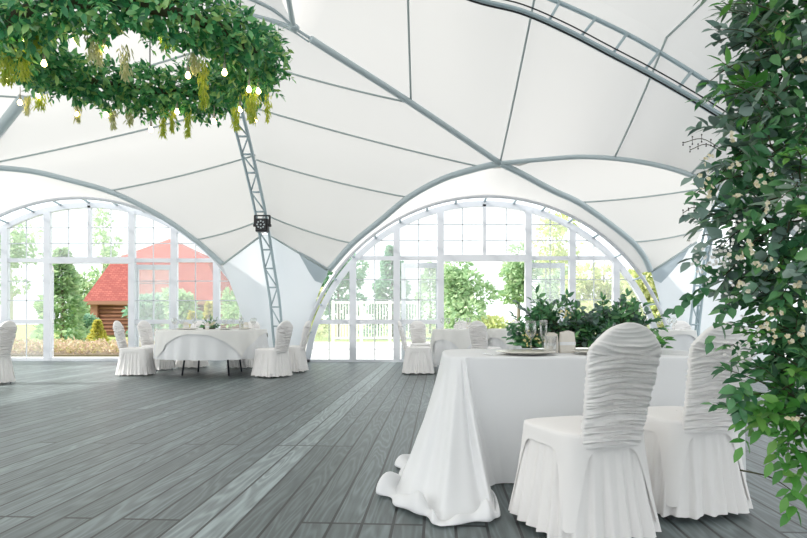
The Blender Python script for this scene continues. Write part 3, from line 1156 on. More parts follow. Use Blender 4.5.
# perimeter keys: table edge point -> where the hem lies; last number tells how far it pools
keys = [((X1, Y0), (X1, Y0 - .03), 0), ((.95, Y0), (.95, Y0 - .03), 0), ((.50, Y0), (.58, Y0 - .03), 0), ((.405, Y0), (.535, Y0 - .045), .0),
        ((.392, Y0 - .002), (.48, Y0 - .12), .2), ((.382, Y0 - .003), (.45, 3.01), .85), ((.365, Y0 + .002), (.37, 2.92), 1), ((.35, Y0 + .012), (.20, 2.90), 1),
        ((.325, Y0 + .05), (.12, 3.0), 1), ((.305, Y0 + .14), (.02, 3.22), 1), ((.30, Y0 + .3), (-.02, 3.5), 1), ((.31, Y0 + .5), (.05, 3.85), .9),
        ((.325, Y0 + .75), (.12, 4.2), .6), ((.36, Y0 + .93), (.22, 4.55), .4), ((.46, Y1), (.42, Y1 + .12), .1), ((.7, Y1), (.7, Y1 + .05), 0), ((X1, Y1), (X1, Y1 + .05), 0), ((X1 + .01, (Y0 + Y1) / 2), (X1 + .05, (Y0 + Y1) / 2), 0), ((X1, Y0), (X1, Y0 - .03), 0)]


def interp_keys(keys, n_each):
    out = []
    for i in range(len(keys) - 1):
        k0, k1, k2, k3 = keys[max(i - 1, 0)], keys[i], keys[i + 1], keys[min(i + 2, len(keys) - 1)]
        smooth = 4 <= i <= 12
        for j in range(n_each):
            u = j / n_each

            def cr(a, b, c, d):
                if not smooth:
                    return b + (c - b) * u
                return .5 * (2 * b + (c - a) * u + (2 * a - 5 * b + 4 * c - d) * u * u + (3 * b - a - 3 * c + d) * u ** 3)
            tp = tuple(cr(k0[0][q], k1[0][q], k2[0][q], k3[0][q]) for q in (0, 1))
            bt = tuple(cr(k0[1][q], k1[1][q], k2[1][q], k3[1][q]) for q in (0, 1))
            out.append((tp, bt, k1[2] + (k2[2] - k1[2]) * u, i + u))
    return out


keys = [((tp[0] - .045 if tp[0] < .34 else tp[0] - .02 if tp[0] < .5 else tp[0], tp[1]), bt, p) for tp, bt, p in keys]
per = interp_keys(keys, 14)
cen = ((X0 + X1) / 2, (Y0 + Y1) / 2)
rows = []
for s in (.02, .5, .9, .985):
    rows.append([(cen[0] + (tp[0] - cen[0]) * s, cen[1] + (tp[1] - cen[1]) * s, ZT + .002) for tp, bt, p, u in per])
NR = 26
for i in range(NR + 1):
    t_ = i / NR
    row = []
    for tp, bt, p, u in per:
        z = ZT - .004 - (ZT - .012) * t_
        k = t_ ** (1.0 + .35 * p if p > .1 else 1.2)
        if i == 0: k = 0
        d = Vector((bt[0] - tp[0], bt[1] - tp[1]))
        dn = d.normalized() if d.length > 1e-4 else Vector((0, -1))
        wv = (.048 * math.sin(u * 2.7 + .9 + t_ * .6) + .012 * math.sin(u * 7.1 + 2 * t_)) * p * min(1, t_ * 1.6)
        wv += .0015 * math.sin(u * 40) * (1 - p) * t_
        zz = z
        if p > .02 and t_ > .8:
            zz = max(z, .012) + .0
        row.append((tp[0] + d.x * k + dn.x * wv, tp[1] + d.y * k + dn.y * wv, zz))
    rows.append(row)
# the pooled part: rolls that run out over the boards
last = rows[-1]
for j, (o_, h_) in enumerate(((.02, .03), (.04, .062), (.07, .088), (.105, .082), (.135, .05), (.148, .01), (.13, .006))):
    row = []
    for (x, y, z), (tp, bt, p, u) in zip(last, per):
        d = Vector((bt[0] - tp[0], bt[1] - tp[1]))
        dn = d.normalized() if d.length > 1e-4 else Vector((0, -1))
        lum = .62 + .42 * math.sin(u * 3.3 + 1.4 * math.sin(u * 1.3) + .2) + .22 * math.sin(u * 7.7 + 1)
        lum = max(.15, lum)
        pp = p ** 1.5
        row.append((x + dn.x * o_ * pp * (.45 + .75 * lum), y + dn.y * o_ * pp * (.45 + .75 * lum), .008 + h_ * pp * lum * .95))
    rows.append(row)
tc = MB().grid(rows, closed=False).build('tablecloth', M['linen'])
sm = tc.modifiers.new('sub', 'SUBSURF')
sm.levels = sm.render_levels = 1
tag(tc, 'white cloth draped over the long table, pooling on the boards at its left corner', 'tablecloth')

# ------------------------------------------------------------------ things on the tables
def lathe_obj(name, prof, mat, loc, n=24):
    return MB().lathe(prof, n).build(name, M[mat], loc=loc)


WINE = [(.001, .001), (.033, .001), (.034, .004), (.006, .009), (.0045, .02), (.0045, .085), (.012, .095), (.031, .12), (.037, .15), (.034, .185), (.030, .205), (.028, .205), (.032, .185), (.035, .15), (.029, .122), (.004, .1)]
FLUTE = [(.001, .001), (.030, .001), (.031, .004), (.006, .009), (.0045, .02), (.0045, .075), (.010, .085), (.022, .12), (.025, .16), (.024, .21), (.0225, .21), (.0235, .16), (.02, .12), (.003, .09)]
TUMB = [(.001, .001), (.027, .001), (.029, .01), (.034, .11), (.032, .11), (.027, .012), (.001, .01)]
PLATE = [(.001, .002), (.085, .002), (.10, .006), (.145, .018), (.15, .020), (.148, .023), (.10, .012), (.08, .009), (.001, .009)]


def plate(loc, s, label, group):
    o = MB().lathe([(r * s, z) for r, z in PLATE], 40).build('plate', M['china'], loc=loc)
    return tag(o, label, 'plate', group)


z1 = ZT + .0075
SZ = ZT + .004
plate((.76, 3.72, SZ), 1.22, 'large cream plate at the left end of the long table', 'plates on the long table')
plate((1.23, 3.76, SZ), 1.1, 'cream plate on the long table just left of the nearest chair back', 'plates on the long table')
for k, (pf, x, y, lb) in enumerate(((WINE, .835, 3.93, 'tall stemmed glass behind the plate at the left end of the long table'),
                                   (FLUTE, .905, 3.88, 'slim flute glass beside the folded napkin on the long table'),
                                   (TUMB, .935, 3.80, 'plain tumbler close against the folded napkin on the long table'))):
    tag(MB().lathe([(r * 1.05, z * 1.02) for r, z in pf], 24).build('drinking_glass', M['glass'], loc=(x, y, SZ)), lb, 'glass', 'glasses on the long table')


def napkin(loc, rz, s, label, group):
    """folded napkin standing upright: pleated body with a band and a swallow-tail top"""
    root = tag(empty('folded_napkin', loc, rz), label, 'napkin', group)
    mb = MB()
    n = 28
    rows = []
    for i in range(15):
        t_ = i / 14
        row = []
        for k in range(n):
            a = 2 * PI * k / n
            x, y = superring((.052 + .004 * math.sin(t_ * 4)) * s, .024 * s * (1 - .3 * t_), 4, a)
            y += .004 * s * math.sin(x / s * 160) * (.4 + .6 * t_)
            row.append((x, y, (.14 * t_ + (.006 * math.cos(x / s * 70) if t_ > .9 else 0)) * s))
        rows.append(row)
    mb.grid(rows, closed=True)
    mb.f.append(tuple(range(len(mb.v) - n, len(mb.v))))
    mb.build('folded_cloth', M['napkin'], root)
    mb = MB()
    mb.grid([[(superring(.0555 * s, .0275 * s, 4, 2 * PI * k / n)[0], superring(.0555 * s, .0275 * s, 4, 2 * PI * k / n)[1], z * s) for k in range(n)] for z in (.05, .056, .066, .072)], closed=True)
    mb.build('napkin_band', M['linen'], root)
    return root


napkin((1.068, 3.92, SZ), R(8), 1.0, 'cream napkin folded upright on the long table before the greenery', 'upright folded napkins')
napkin((.968, 3.93, SZ), R(-60), .92, 'narrow cream napkin standing edge-on behind the broad folded one', 'upright folded napkins')
# fork beside the plate
fk = tag(empty('fork', (.52, 3.70, SZ + .001), R(12)), 'steel fork lying left of the large cream plate', 'fork')
MB().bar((0, -.09, .003), (0, .02, .004), .009, .002).build('handle', M['steel'], fk, False)
mb = MB().bar((0, .02, .004), (0, .05, .005), .02, .002)
for i in range(4):
    mb.bar((-.0085 + .0057 * i, .05, .005), (-.0085 + .0057 * i, .095, .008), .003, .002)
mb.build('tines', M['steel'], fk, False)

ORD = ['leftmost', 'second from the left', 'third from the left', 'fourth from the left', 'fifth from the left', 'sixth from the left', 'seventh from the left', 'eighth from the left', 'ninth from the left', 'tenth from the left', 'eleventh from the left', 'twelfth from the left']
wine_me = None


def glasses(tbl, spots, where, grp):
    global wine_me
    for i, (dx, dy) in enumerate(sorted(spots)):
        if wine_me is None:
            o = MB().lathe([(r * 1.15, z) for r, z in WINE], 18).build('drinking_glass', M['glass'])
            wine_me = o.data
        else:
            o = link(bpy.data.objects.new('drinking_glass', wine_me))
        o.location = (tbl[0] + dx, tbl[1] + dy, .7915)
        tag(o, 'clear stemmed glass %s, %s' % (where, ORD[i]), 'glass', grp)


glasses(TL, [(-.72, .1), (-.6, -.25), (-.45, .35), (-.38, -.48), (-.22, .5), (.2, .52), (.34, -.45), (.42, .3), (.56, -.2), (.66, .2), (.76, -.1)], 'on the large round table', 'glasses on the large round table')
glasses(TC, [(-.28, -.1), (-.16, .16), (-.02, -.25), (.1, .2), (.2, -.12)], 'on the small table in the big window', 'glasses on the small round table')
glasses(TR, [(-.18, -.3), (-.02, -.33), (.12, -.2)], 'on the table between the ruched chairs', 'glasses on the right round table')
for i, (dx, dy, rz) in enumerate(((-.52, -.05, 20), (-.3, -.3, 80), (.3, -.28, 40), (.55, .05, -20))):
    plate((TL[0] + dx, TL[1] + dy, .7915), .85, 'cream plate on the large round table, ' + ORD[i], 'plates on the large round table')
for i, (dx, dy, rz) in enumerate(((-.62, .38, 20), (.1, -.62, 80), (.46, .5, -20))):
    napkin((TL[0] + dx, TL[1] + dy, .7915), R(rz), .9, 'folded napkin upright on the large round table, ' + ORD[i], 'upright folded napkins')
plate((TR[0] + .02, TR[1] - .05, .7915), .75, 'cream plate on the table glimpsed between the ruched chairs', 'plates on the right round table')
napkin((TC[0] + .24, TC[1] + .12, .7915), R(10), .9, 'folded napkin upright on the small table in the big window', 'upright folded napkins')


# ------------------------------------------------------------------ greenery
def leaves_on_stems(stems, per, L, W, jitter=.5, pair=True, t0=.2, zmin=None):
    """stems: list of point lists; returns base, dir, normal, length, width arrays"""
    B, D, NN, LL, WW = [], [], [], [], []
    for st in stems:
        n = len(st)
        for k in range(per):
            t = t0 + (1 - t0) * (k + .5) / per
            p = at(st, t * (n - 1) - 1e-3)
            tan = (st[min(int(t * (n - 1)) + 1, n - 1)] - st[max(int(t * (n - 1)) - 1, 0)]).normalized()
            for s in ((-1, 1) if pair else (random.choice((-1, 1)),)):
                ref = Vector((random.gauss(0, 1), random.gauss(0, 1), random.gauss(0, 1)))
                side = tan.cross(Vector((0, 0, 1)) + ref * .5)
                if side.length < 1e-3: continue
                side.normalize()
                d = tan * random.uniform(.3, .9) + side * s * random.uniform(.6, 1.1) + ref * jitter * .3
                up = Vector((0, 0, 1)) + Vector((0, -1, 0)) * random.uniform(.2, 1.4) + ref * .45
                B.append(p[:]); D.append(d[:]); NN.append(up[:])
                q = random.uniform(.75, 1.15) * (1 - .25 * t)
                LL.append(L * q); WW.append(W * q)
        # terminal leaf
        B.append(st[-1][:]); D.append((st[-1] - st[-2])[:]); NN.append((0, -.6, 1)); LL.append(L * .7); WW.append(W * .7)
    B, D, NN, LL, WW = np.array(B), np.array(D), np.array(NN), np.array(LL), np.array(WW)
    if zmin is not None:                       # keep leaves on top of what they lie on
        D = unit(D)
        D[:, 2] = np.maximum(D[:, 2], (zmin + .02 - B[:, 2]) / LL)
        B[:, 2] = np.maximum(B[:, 2], zmin + .02)
        D[:, 2] = np.maximum(D[:, 2], np.where(B[:, 2] < zmin + LL * .9, .12, -9))
    return B, D, NN, LL, WW


def stem_curve(p, d, length, droop=.3, n=7, wig=.15):
    pts = [Vector(p)]
    d = Vector(d).normalized()
    for i in range(n - 1):
        d = (d + Vector((random.gauss(0, wig), random.gauss(0, wig), random.gauss(0, wig) - droop / n))).normalized()
        pts.append(pts[-1] + d * length / (n - 1))
    return pts


def stems_mesh(name, stems, r, mat, parent):
    mb = MB()
    for s in stems:
        mb.tube(s, [r * (1 - .6 * i / (len(s) - 1)) for i in range(len(s))], 4, cap=False)
    return mb.build(name, M[mat], parent)


# hanging wreath ------------------------------------------------------------
WC = Vector(((140 - CX) / F * 5.2, 5.2, 3.26))
RX, RY, RT = .99, .86, .24
wr = tag(empty('hanging_wreath', WC), 'big round wreath of dense green leaves hanging under the roof at upper left', 'wreath')
ring = [Vector((RX * math.cos(2 * PI * i / 64), RY * math.sin(2 * PI * i / 64), 0)) for i in range(65)]
MB().tube(ring, .045, 8, cap=False).build('ring_frame', M['twig'], wr)


def wreath_leaves(n, lo, hi, L, W):
    th = rng.uniform(0, 2 * PI, n)
    ph = rng.uniform(0, 2 * PI, n)
    rr = np.sqrt(rng.uniform(lo ** 2, hi ** 2, n)) * (1 + .22 * np.sin(th * 5 + 1) * np.sin(ph * 2 + th * 3) + .13 * np.sin(th * 11))
    cr, sr = np.cos(th), np.sin(th)
    out = np.stack([cr * np.cos(ph), sr * np.cos(ph), np.sin(ph)], 1)
    base = np.stack([RX * cr, RY * sr, np.zeros(n)], 1) + out * rr[:, None] * np.array([1.0, 1.0, .92])
    d = out * .7 + rand_dirs(n) * .9 + np.array([0, 0, -.12])
    nr = out * .9 + rand_dirs(n) * .6 + np.array([0, -.2, .4])
    l = L * rng.uniform(.7, 1.25, n)
    return base, d, nr, l, l * W


leaf_mesh('inner_leaves', *wreath_leaves(2400, .06, .17, .09, .5), M['wreath_leaf'], wr)
leaf_mesh('outer_leaves', *wreath_leaves(5200, .15, .235, .08, .48), M['wreath_leaf'], wr)
sts = []
for i in range(120):
    a, ph = random.uniform(0, 2 * PI), random.uniform(0, 2 * PI)
    out = Vector((math.cos(a) * math.cos(ph), math.sin(a) * math.cos(ph), math.sin(ph)))
    p = Vector((RX * math.cos(a), RY * math.sin(a), 0)) + out * .14
    sts.append(stem_curve(p, out + Vector((random.gauss(0, .5), random.gauss(0, .5), random.gauss(0, .4))), random.uniform(.14, .24), .15))
leaf_mesh('leafy_sprigs', *leaves_on_stems(sts, 6, .075, .036), M['wreath_leaf'], wr)


def moss(px, y0, y1, Y, wpx, mat, dens):
    """hanging tassel of fine moss between two picture heights"""
    top, bot = U(px, y0, Y) - WC, U(px, y1, Y) - WC
    n = dens
    H = top.z - bot.z
    B, D, NN, LL, WW = [], [], [], [], []
    for i in range(n):
        t = random.random() ** .8
        x = random.gauss(0, wpx / F * Y * .32) * (1 - .6 * t)
        y = random.gauss(0, wpx / F * Y * .25) * (1 - .6 * t)
        B.append((top.x + x, top.y + y, top.z - t * H * .9))
        D.append((random.gauss(0, .35), random.gauss(0, .35), -1))
        NN.append((random.gauss(0, .4), -1, random.gauss(0, .2)))
        LL.append(random.uniform(.035, .075)); WW.append(random.uniform(.006, .013))
    leaf_mesh('hanging_moss', np.array(B), np.array(D), np.array(NN), np.array(LL), np.array(WW), M[mat], wr, 'long')


for args in ((24, 42, 80, 4.75, 14, 'moss', 260), (6, 50, 84, 4.75, 18, 'moss', 260), (37, 34, 46, 4.6, 14, 'moss', 120), (92, 32, 60, 4.5, 12, 'drymoss', 120), (99, 30, 64, 4.5, 10, 'drymoss', 110),
             (125, 44, 80, 4.6, 9, 'drymoss', 120), (203, 58, 110, 4.9, 10, 'moss', 240), (195, 50, 72, 4.8, 12, 'drymoss', 110), (252, 90, 122, 5.2, 13, 'moss', 220), (267, 92, 122, 5.3, 6, 'moss', 80),
             (236, 104, 130, 5.5, 9, 'moss', 110), (188, 110, 137, 5.95, 6, 'moss', 130), (163, 110, 137, 6.0, 6, 'moss', 130), (172, 108, 132, 6.0, 5, 'moss', 120), (113, 104, 130, 6.0, 7, 'drymoss', 120),
             (130, 104, 124, 6.0, 9, 'drymoss', 110), (78, 100, 122, 6.0, 6, 'drymoss', 110), (40, 92, 108, 5.9, 16, 'moss', 130), (27, 95, 114, 5.9, 5, 'drymoss', 110), (165, 32, 46, 4.5, 10, 'moss', 90)):
    moss(*args)
cab = MB()
for px, py, Y in ((240.5, 20, 5.0), (40, -10, 4.9), (150, 60, 6.0)):
    p = U(px, py, Y) - WC
    cab.tube([Vector((p.x, p.y, 0)), Vector((p.x * .98, p.y * .98, 2.6))], .006, 6)
cab.build('hanging_wire', M['cable'], wr)

bulbs = [(22, 44, 4.7), (6, 82, 5.0), (44, 64, 4.8), (74, 42, 4.5), (105, 50, 4.5), (165, 41, 4.5), (188, 76, 4.8), (224.5, 73, 4.85), (249, 90, 5.1), (258.5, 91.5, 5.2), (38, 96, 5.9),
         (20, 103, 5.85), (77, 115, 6.0), (106, 115, 6.0), (151, 130, 6.0), (177, 112, 5.95), (240, 110, 5.6), (255, 120, 5.45), (214, 122, 5.75)]
bulbs.sort()
ORDB = ['first', 'second', 'third', 'fourth', 'fifth', 'sixth', 'seventh', 'eighth', 'ninth', 'tenth', 'eleventh', 'twelfth', 'thirteenth', 'fourteenth', 'fifteenth', 'sixteenth', 'seventeenth', 'eighteenth', 'nineteenth']
bp_ = None
for i, (px, py, Y) in enumerate(bulbs):
    p = U(px, py, Y)
    lb = 'small warm glowing bulb hanging from the wreath, %s from the left' % ORDB[i]
    if bp_ is None:
        bp_ = tag(empty('light_bulb', p), lb, 'light bulb', 'glowing bulbs under the wreath')
        MB().lathe([(.002, -.021), (.011, -.019), (.019, -.010), (.0215, 0), (.019, .010), (.013, .021), (.011, .03)], 14).build('bulb_globe', M['bulb'], bp_)
        MB().lathe([(.012, .03), (.012, .04), (.011, .075), (.007, .085)], 12).build('bulb_socket', M['socket'], bp_)
        MB().tube([(0, 0, .08), (.003, 0, .12), (0, 0, .16)], .0035, 6).build('cord', M['socket'], bp_)
    else:
        copy_tree(bp_, p, 0, lb)

# foliage column beside the camera ----------------------------------------------
FC = Vector((1.25, 1.85, 0))
fo = tag(empty('floral_arch', FC), 'tall column of mixed eucalyptus and green foliage on a dark post at the right edge', 'floral arch')
mb = MB().tube([(.045, .02, 0), (.045, .02, 3.0)], .007, 10).box((.045, .02, .008), (.2, .2, .016))
mb.tube([(.34, .02, 0), (.34, .02, 3.0)], .012, 10).box((.34, .02, .008), (.2, .2, .016))
for z in (.9, 1.5, 2.1, 2.7):
    mb.tube([(.045, .02, z), (.34, .02, z)], .008, 8)
mb.build('post', M['darkleg'], fo)


def left_edge(z):
    """how far left (metres from the post) the foliage reaches at height z"""
    pts = [(.55, -.02), (.62, .06), (.72, .14), (.80, .13), (.9, .10), (.96, .16), (1.02, .26), (1.1, .32), (1.2, .36), (1.35, .36), (1.5, .33), (1.65, .28), (1.8, .25), (1.95, .24), (2.3, .24), (2.8, .22)]
    if z <= pts[0][0]: return pts[0][1]
    for (a, va), (b, vb) in zip(pts[:-1], pts[1:]):
        if z <= b: return va + (vb - va) * (z - a) / (b - a)
    return pts[-1][1]


def column_stems(n, length, zlo=.62, zhi=2.75, reach=1.0, droop=.4):
    out = []
    while len(out) < n:
        z = random.uniform(zlo, zhi)
        le = left_edge(z) * reach
        a = random.uniform(0, 2 * PI)
        d = Vector((math.cos(a), math.sin(a) * .8, random.gauss(.0, .5)))
        rad_ = max(.03, (le - length * .75))
        if d.x > 0: rad_ = .22
        p = Vector((d.x * rad_ * random.uniform(.3, 1), d.y * .12 * random.uniform(.2, 1), z))
        out.append(stem_curve(p, d, length * random.uniform(.7, 1.15), droop))
    return out


n_in = 3600
zz = rng.uniform(.64, 2.75, n_in)
le = np.array([left_edge(z) for z in zz])
xx = rng.uniform(-1, 1, n_in)
xx = np.where(xx < 0, xx * np.maximum(le - .10, .02), xx * .36)
yy = rng.uniform(-.12, .15, n_in)
base = np.stack([xx, yy, zz], 1)
lng = rng.uniform(.035, .066, n_in)
leaf_mesh('inner_leaves', base, rand_dirs(n_in) + np.array([0, -.1, -.2]), rand_dirs(n_in) * .7 + np.array([0, -.8, .5]), lng, lng * .5, M['ruscus'], fo)
e1 = column_stems(130, .19, .95)
leaf_mesh('eucalyptus_leaves', *leaves_on_stems(e1, 6, .049, .044), M['euca'], fo, 'round')
e2 = column_stems(85, .21, .66) + column_stems(22, .2, .60, .95, 1.1)
leaf_mesh('ruscus_leaves', *leaves_on_stems(e2, 7, .060, .025), M['ruscus'], fo)
e3 = column_stems(40, .2, .62) + column_stems(16, .17, .60, .86, 1.0, .7)
leaf_mesh('bright_leaves', *leaves_on_stems(e3, 6, .054, .025), M['bright'], fo)
e4 = column_stems(70, .24, 1.2)
leaf_mesh('willow_leaves', *leaves_on_stems(e4, 7, .085, .018), M['willow'], fo, 'long')


def fsprig(px, py, qx, qy, Y=1.75, n=6):
    """a loose twig whose ends show at these places of the photograph"""
    a, b = U(px, py, Y + .03) - FC, U(qx, qy, Y) - FC
    c = (a + b) / 2 + Vector((0, 0, .02))
    return catmull([a, c, b], 4)


sp_r = [fsprig(760, 60, 706, 84), fsprig(770, 110, 722, 62), fsprig(760, 100, 712, 84), fsprig(790, 20, 725, 4), fsprig(770, 45, 715, 30), fsprig(740, 470, 805, 500)]
leaf_mesh('bright_leaves', *leaves_on_stems([sp_r[1], sp_r[2], sp_r[3], fsprig(775, 400, 742, 447), fsprig(790, 400, 747, 420), fsprig(807, 400, 772, 462), fsprig(815, 440, 787, 497), fsprig(820, 380, 776, 440), fsprig(825, 420, 782, 470), fsprig(830, 470, 790, 512), fsprig(820, 450, 800, 480), fsprig(800, 390, 760, 430)], 4, .075, .034), M['bright'], fo)
leaf_mesh('ruscus_leaves', *leaves_on_stems([fsprig(735, 290, 674, 309), fsprig(730, 275, 690, 300), fsprig(740, 300, 712, 342), fsprig(745, 380, 733, 398), fsprig(750, 390, 738, 412)], 4, .058, .034), M['ruscus'], fo)
leaf_mesh('eucalyptus_leaves', *leaves_on_stems([sp_r[0], sp_r[4], fsprig(740, 140, 698, 128), fsprig(745, 165, 692, 178), fsprig(740, 200, 690, 215), fsprig(735, 235, 690, 262)], 5, .062, .038), M['euca'], fo)
stems_mesh('stems', e1 + e2 + e3 + e4 + sp_r, .0028, 'twig', fo)
# blossoms: small five-petal heads in loose clusters
def blossoms(name, spots, mat, r, parent, each=7, spread=.022):
    B, D, NN, LL = [], [], [], []
    for p in spots:
        for k in range(each):
            c = Vector(p) + Vector((random.gauss(0, spread), random.gauss(0, spread), random.gauss(0, spread)))
            ax = Vector((random.gauss(0, .5), -1 + random.gauss(0, .4), random.gauss(.3, .5))).normalized()
            s = ax.cross(Vector((0, 0, 1))).normalized()
            u = ax.cross(s)
            for j in range(5):
                a = 2 * PI * j / 5
                d = s * math.cos(a) + u * math.sin(a) + ax * .5
                B.append(c[:]); D.append(d[:]); NN.append(ax[:]); LL.append(r * random.uniform(.8, 1.2))
    LL = np.array(LL)
    leaf_mesh(name, np.array(B), np.array(D), np.array(NN), LL, LL * .8, M[mat], parent, 'round')


front = [U(x, y, 1.62) - FC for x, y in ((734, 138), (708, 158), (731, 166), (770, 175), (757, 185), (737, 196), (710, 192), (705, 180), (768, 205), (760, 265), (772, 268), (800, 285), (803, 300), (770, 310), (765, 325), (772, 335), (787, 345), (802, 330), (798, 420), (790, 15), (797, 60), (752, 245), (735, 255), (743, 288))]
blossoms('cream_blossoms', front, 'cream', .0075, fo, 4, .009)
blossoms('white_blossoms', [U(x, y, 1.7) - FC for x, y in ((712, 255), (720, 262), (728, 250), (715, 268), (700, 262), (738, 265), (738, 222), (733, 290), (750, 330), (757, 340), (728, 345), (805, 30), (745, 352))], 'whiteflower', .0055, fo, 10, .02)
for (x0, y0, x1, y1) in ((720, 148, 683, 143), (722, 152, 690, 150), (705, 215, 683, 213)):
    st = fsprig(x0, y0, x1, y1)
    sp = MB().tube(st, .0012, 4).build('seed_sprig', M['twig'], fo)
    mb = MB()
    for i in range(2, len(st), 2):
        for s in (-1, 1):
            q = st[i] + Vector((0, 0, s * .006 + random.gauss(0, .004)))
            mb.tube([st[i], q], .0008, 4)
            mb.ball(q, .0026, 6, 4)
    mb.build('seed_heads', M['berry'], sp)

# greenery along the long table ----------------------------------------------------
GC = Vector((1.3, 4.30, ZT + .014))
ga = tag(empty('table_greenery', GC), 'long low arrangement of dark green leaves along the far side of the draped table', 'greenery')


def garland_stems(n, length, spread=1.0):
    out = []
    for i in range(n):
        x = random.uniform(-.42, .42)
        zt = .02 + .16 * random.random()
        d = Vector((random.gauss(0, .55), random.gauss(-.1, .5), random.uniform(.1, 1.1)))
        out.append(stem_curve((x, random.uniform(-.1, .12), zt), d, length * random.uniform(.6, 1.1), .35))
    return out


MB().tube([(-.45, 0, .035), (-.1, .01, .04), (.3, -.01, .04), (.55, 0, .035)], .034, 8).build('foam_base', M['twig'], ga)
g1 = garland_stems(95, .26)
g1 += [stem_curve((random.uniform(-.44, .44), random.uniform(-.1, -.02), .03), (random.gauss(0, .8), random.gauss(-.5, .3), random.uniform(.0, .6)), .15, .2) for _ in range(34)]
leaf_mesh('dark_leaves', *leaves_on_stems(g1, 6, .078, .035, zmin=-.004), M['ruscus'], ga)
g2 = garland_stems(40, .27)
leaf_mesh('eucalyptus_leaves', *leaves_on_stems(g2, 5, .06, .045, zmin=-.004), M['euca'], ga, 'round')


def gsprig(px, py, qx, qy, Y=4.2):
    a, b = U(px, py, Y) - GC, U(qx, qy, Y) - GC
    return catmull([a, (a + b) / 2 + Vector((0, 0, .01)), b], 4)


g3 = [gsprig(560, 330, 532, 301), gsprig(555, 335, 540, 308), gsprig(605, 330, 602, 298), gsprig(640, 330, 664, 314), gsprig(615, 330, 622, 305), gsprig(630, 330, 634, 304), gsprig(580, 330, 570, 304), gsprig(540, 342, 511, 325), gsprig(540, 345, 508, 338), gsprig(545, 345, 520, 330), gsprig(535, 346, 513, 344), gsprig(645, 335, 664, 327)]
leaf_mesh('dark_leaves', *leaves_on_stems(g3, 5, .075, .03, zmin=-.004), M['ruscus'], ga)
g4 = [gsprig(645, 345, 668, 340, 3.9), gsprig(645, 338, 665, 348, 3.9)]
leaf_mesh('bright_leaves', *leaves_on_stems(g4, 4, .085, .045, zmin=-.004), M['bright'], ga)
for g in (g1, g2, g3, g4):
    for st in g:
        for q in st: q.z = max(q.z, 0)
stems_mesh('stems', g1 + g2 + g3 + g4, .003, 'twig', ga)
blossoms('yellow_blossoms', [U(x, y, 4.0) - GC for x, y in ((527, 334), (533, 337), (538, 341), (524, 340), (563, 311), (567, 314), (531, 343))], 'yellowflower', .009, ga, 6, .016)

# centrepiece on the large round table
cp = tag(empty('centrepiece', (TL[0] - .02, TL[1] - .15, .8)), 'small low posy of leaves with pale flowers on the large round table', 'centrepiece')
MB().lathe([(.01, .001), (.10, .001), (.11, .012), (.09, .03), (.02, .032)], 16).build('foam_base', M['twig'], cp)
cs = [stem_curve((random.gauss(0, .04), random.gauss(0, .03), .02), (random.gauss(0, 1), random.gauss(0, .6), .28), random.uniform(.1, .2), .3, 5) for _ in range(22)] + [stem_curve((0, 0, .02), (dx, 0, 1), .2, .1, 5) for dx in (-.3, .1, .5)]
leaf_mesh('leaves', *leaves_on_stems(cs, 4, .07, .03, zmin=.004), M['ruscus'], cp)
blossoms('pale_flowers', [(.05, -.04, .08), (.09, -.03, .10), (-.02, -.05, .06)], 'cream', .022, cp, 6, .02)
cp2 = tag(empty('centrepiece', (TD[0] - .06, TD[1] - .15, .7925)), 'tiny sprig of dark leaves on the farther small round table', 'centrepiece')
cs = [stem_curve((0, 0, .012), (random.gauss(0, 1), random.gauss(0, .6), .35), random.uniform(.08, .14), .3, 5) for _ in range(10)]
leaf_mesh('leaves', *leaves_on_stems(cs, 3, .05, .025, zmin=.004), M['ruscus'], cp2)
for st in cs:
    for q in st: q.z = max(q.z, .006)
stems_mesh('stems', cs, .003, 'twig', cp2)


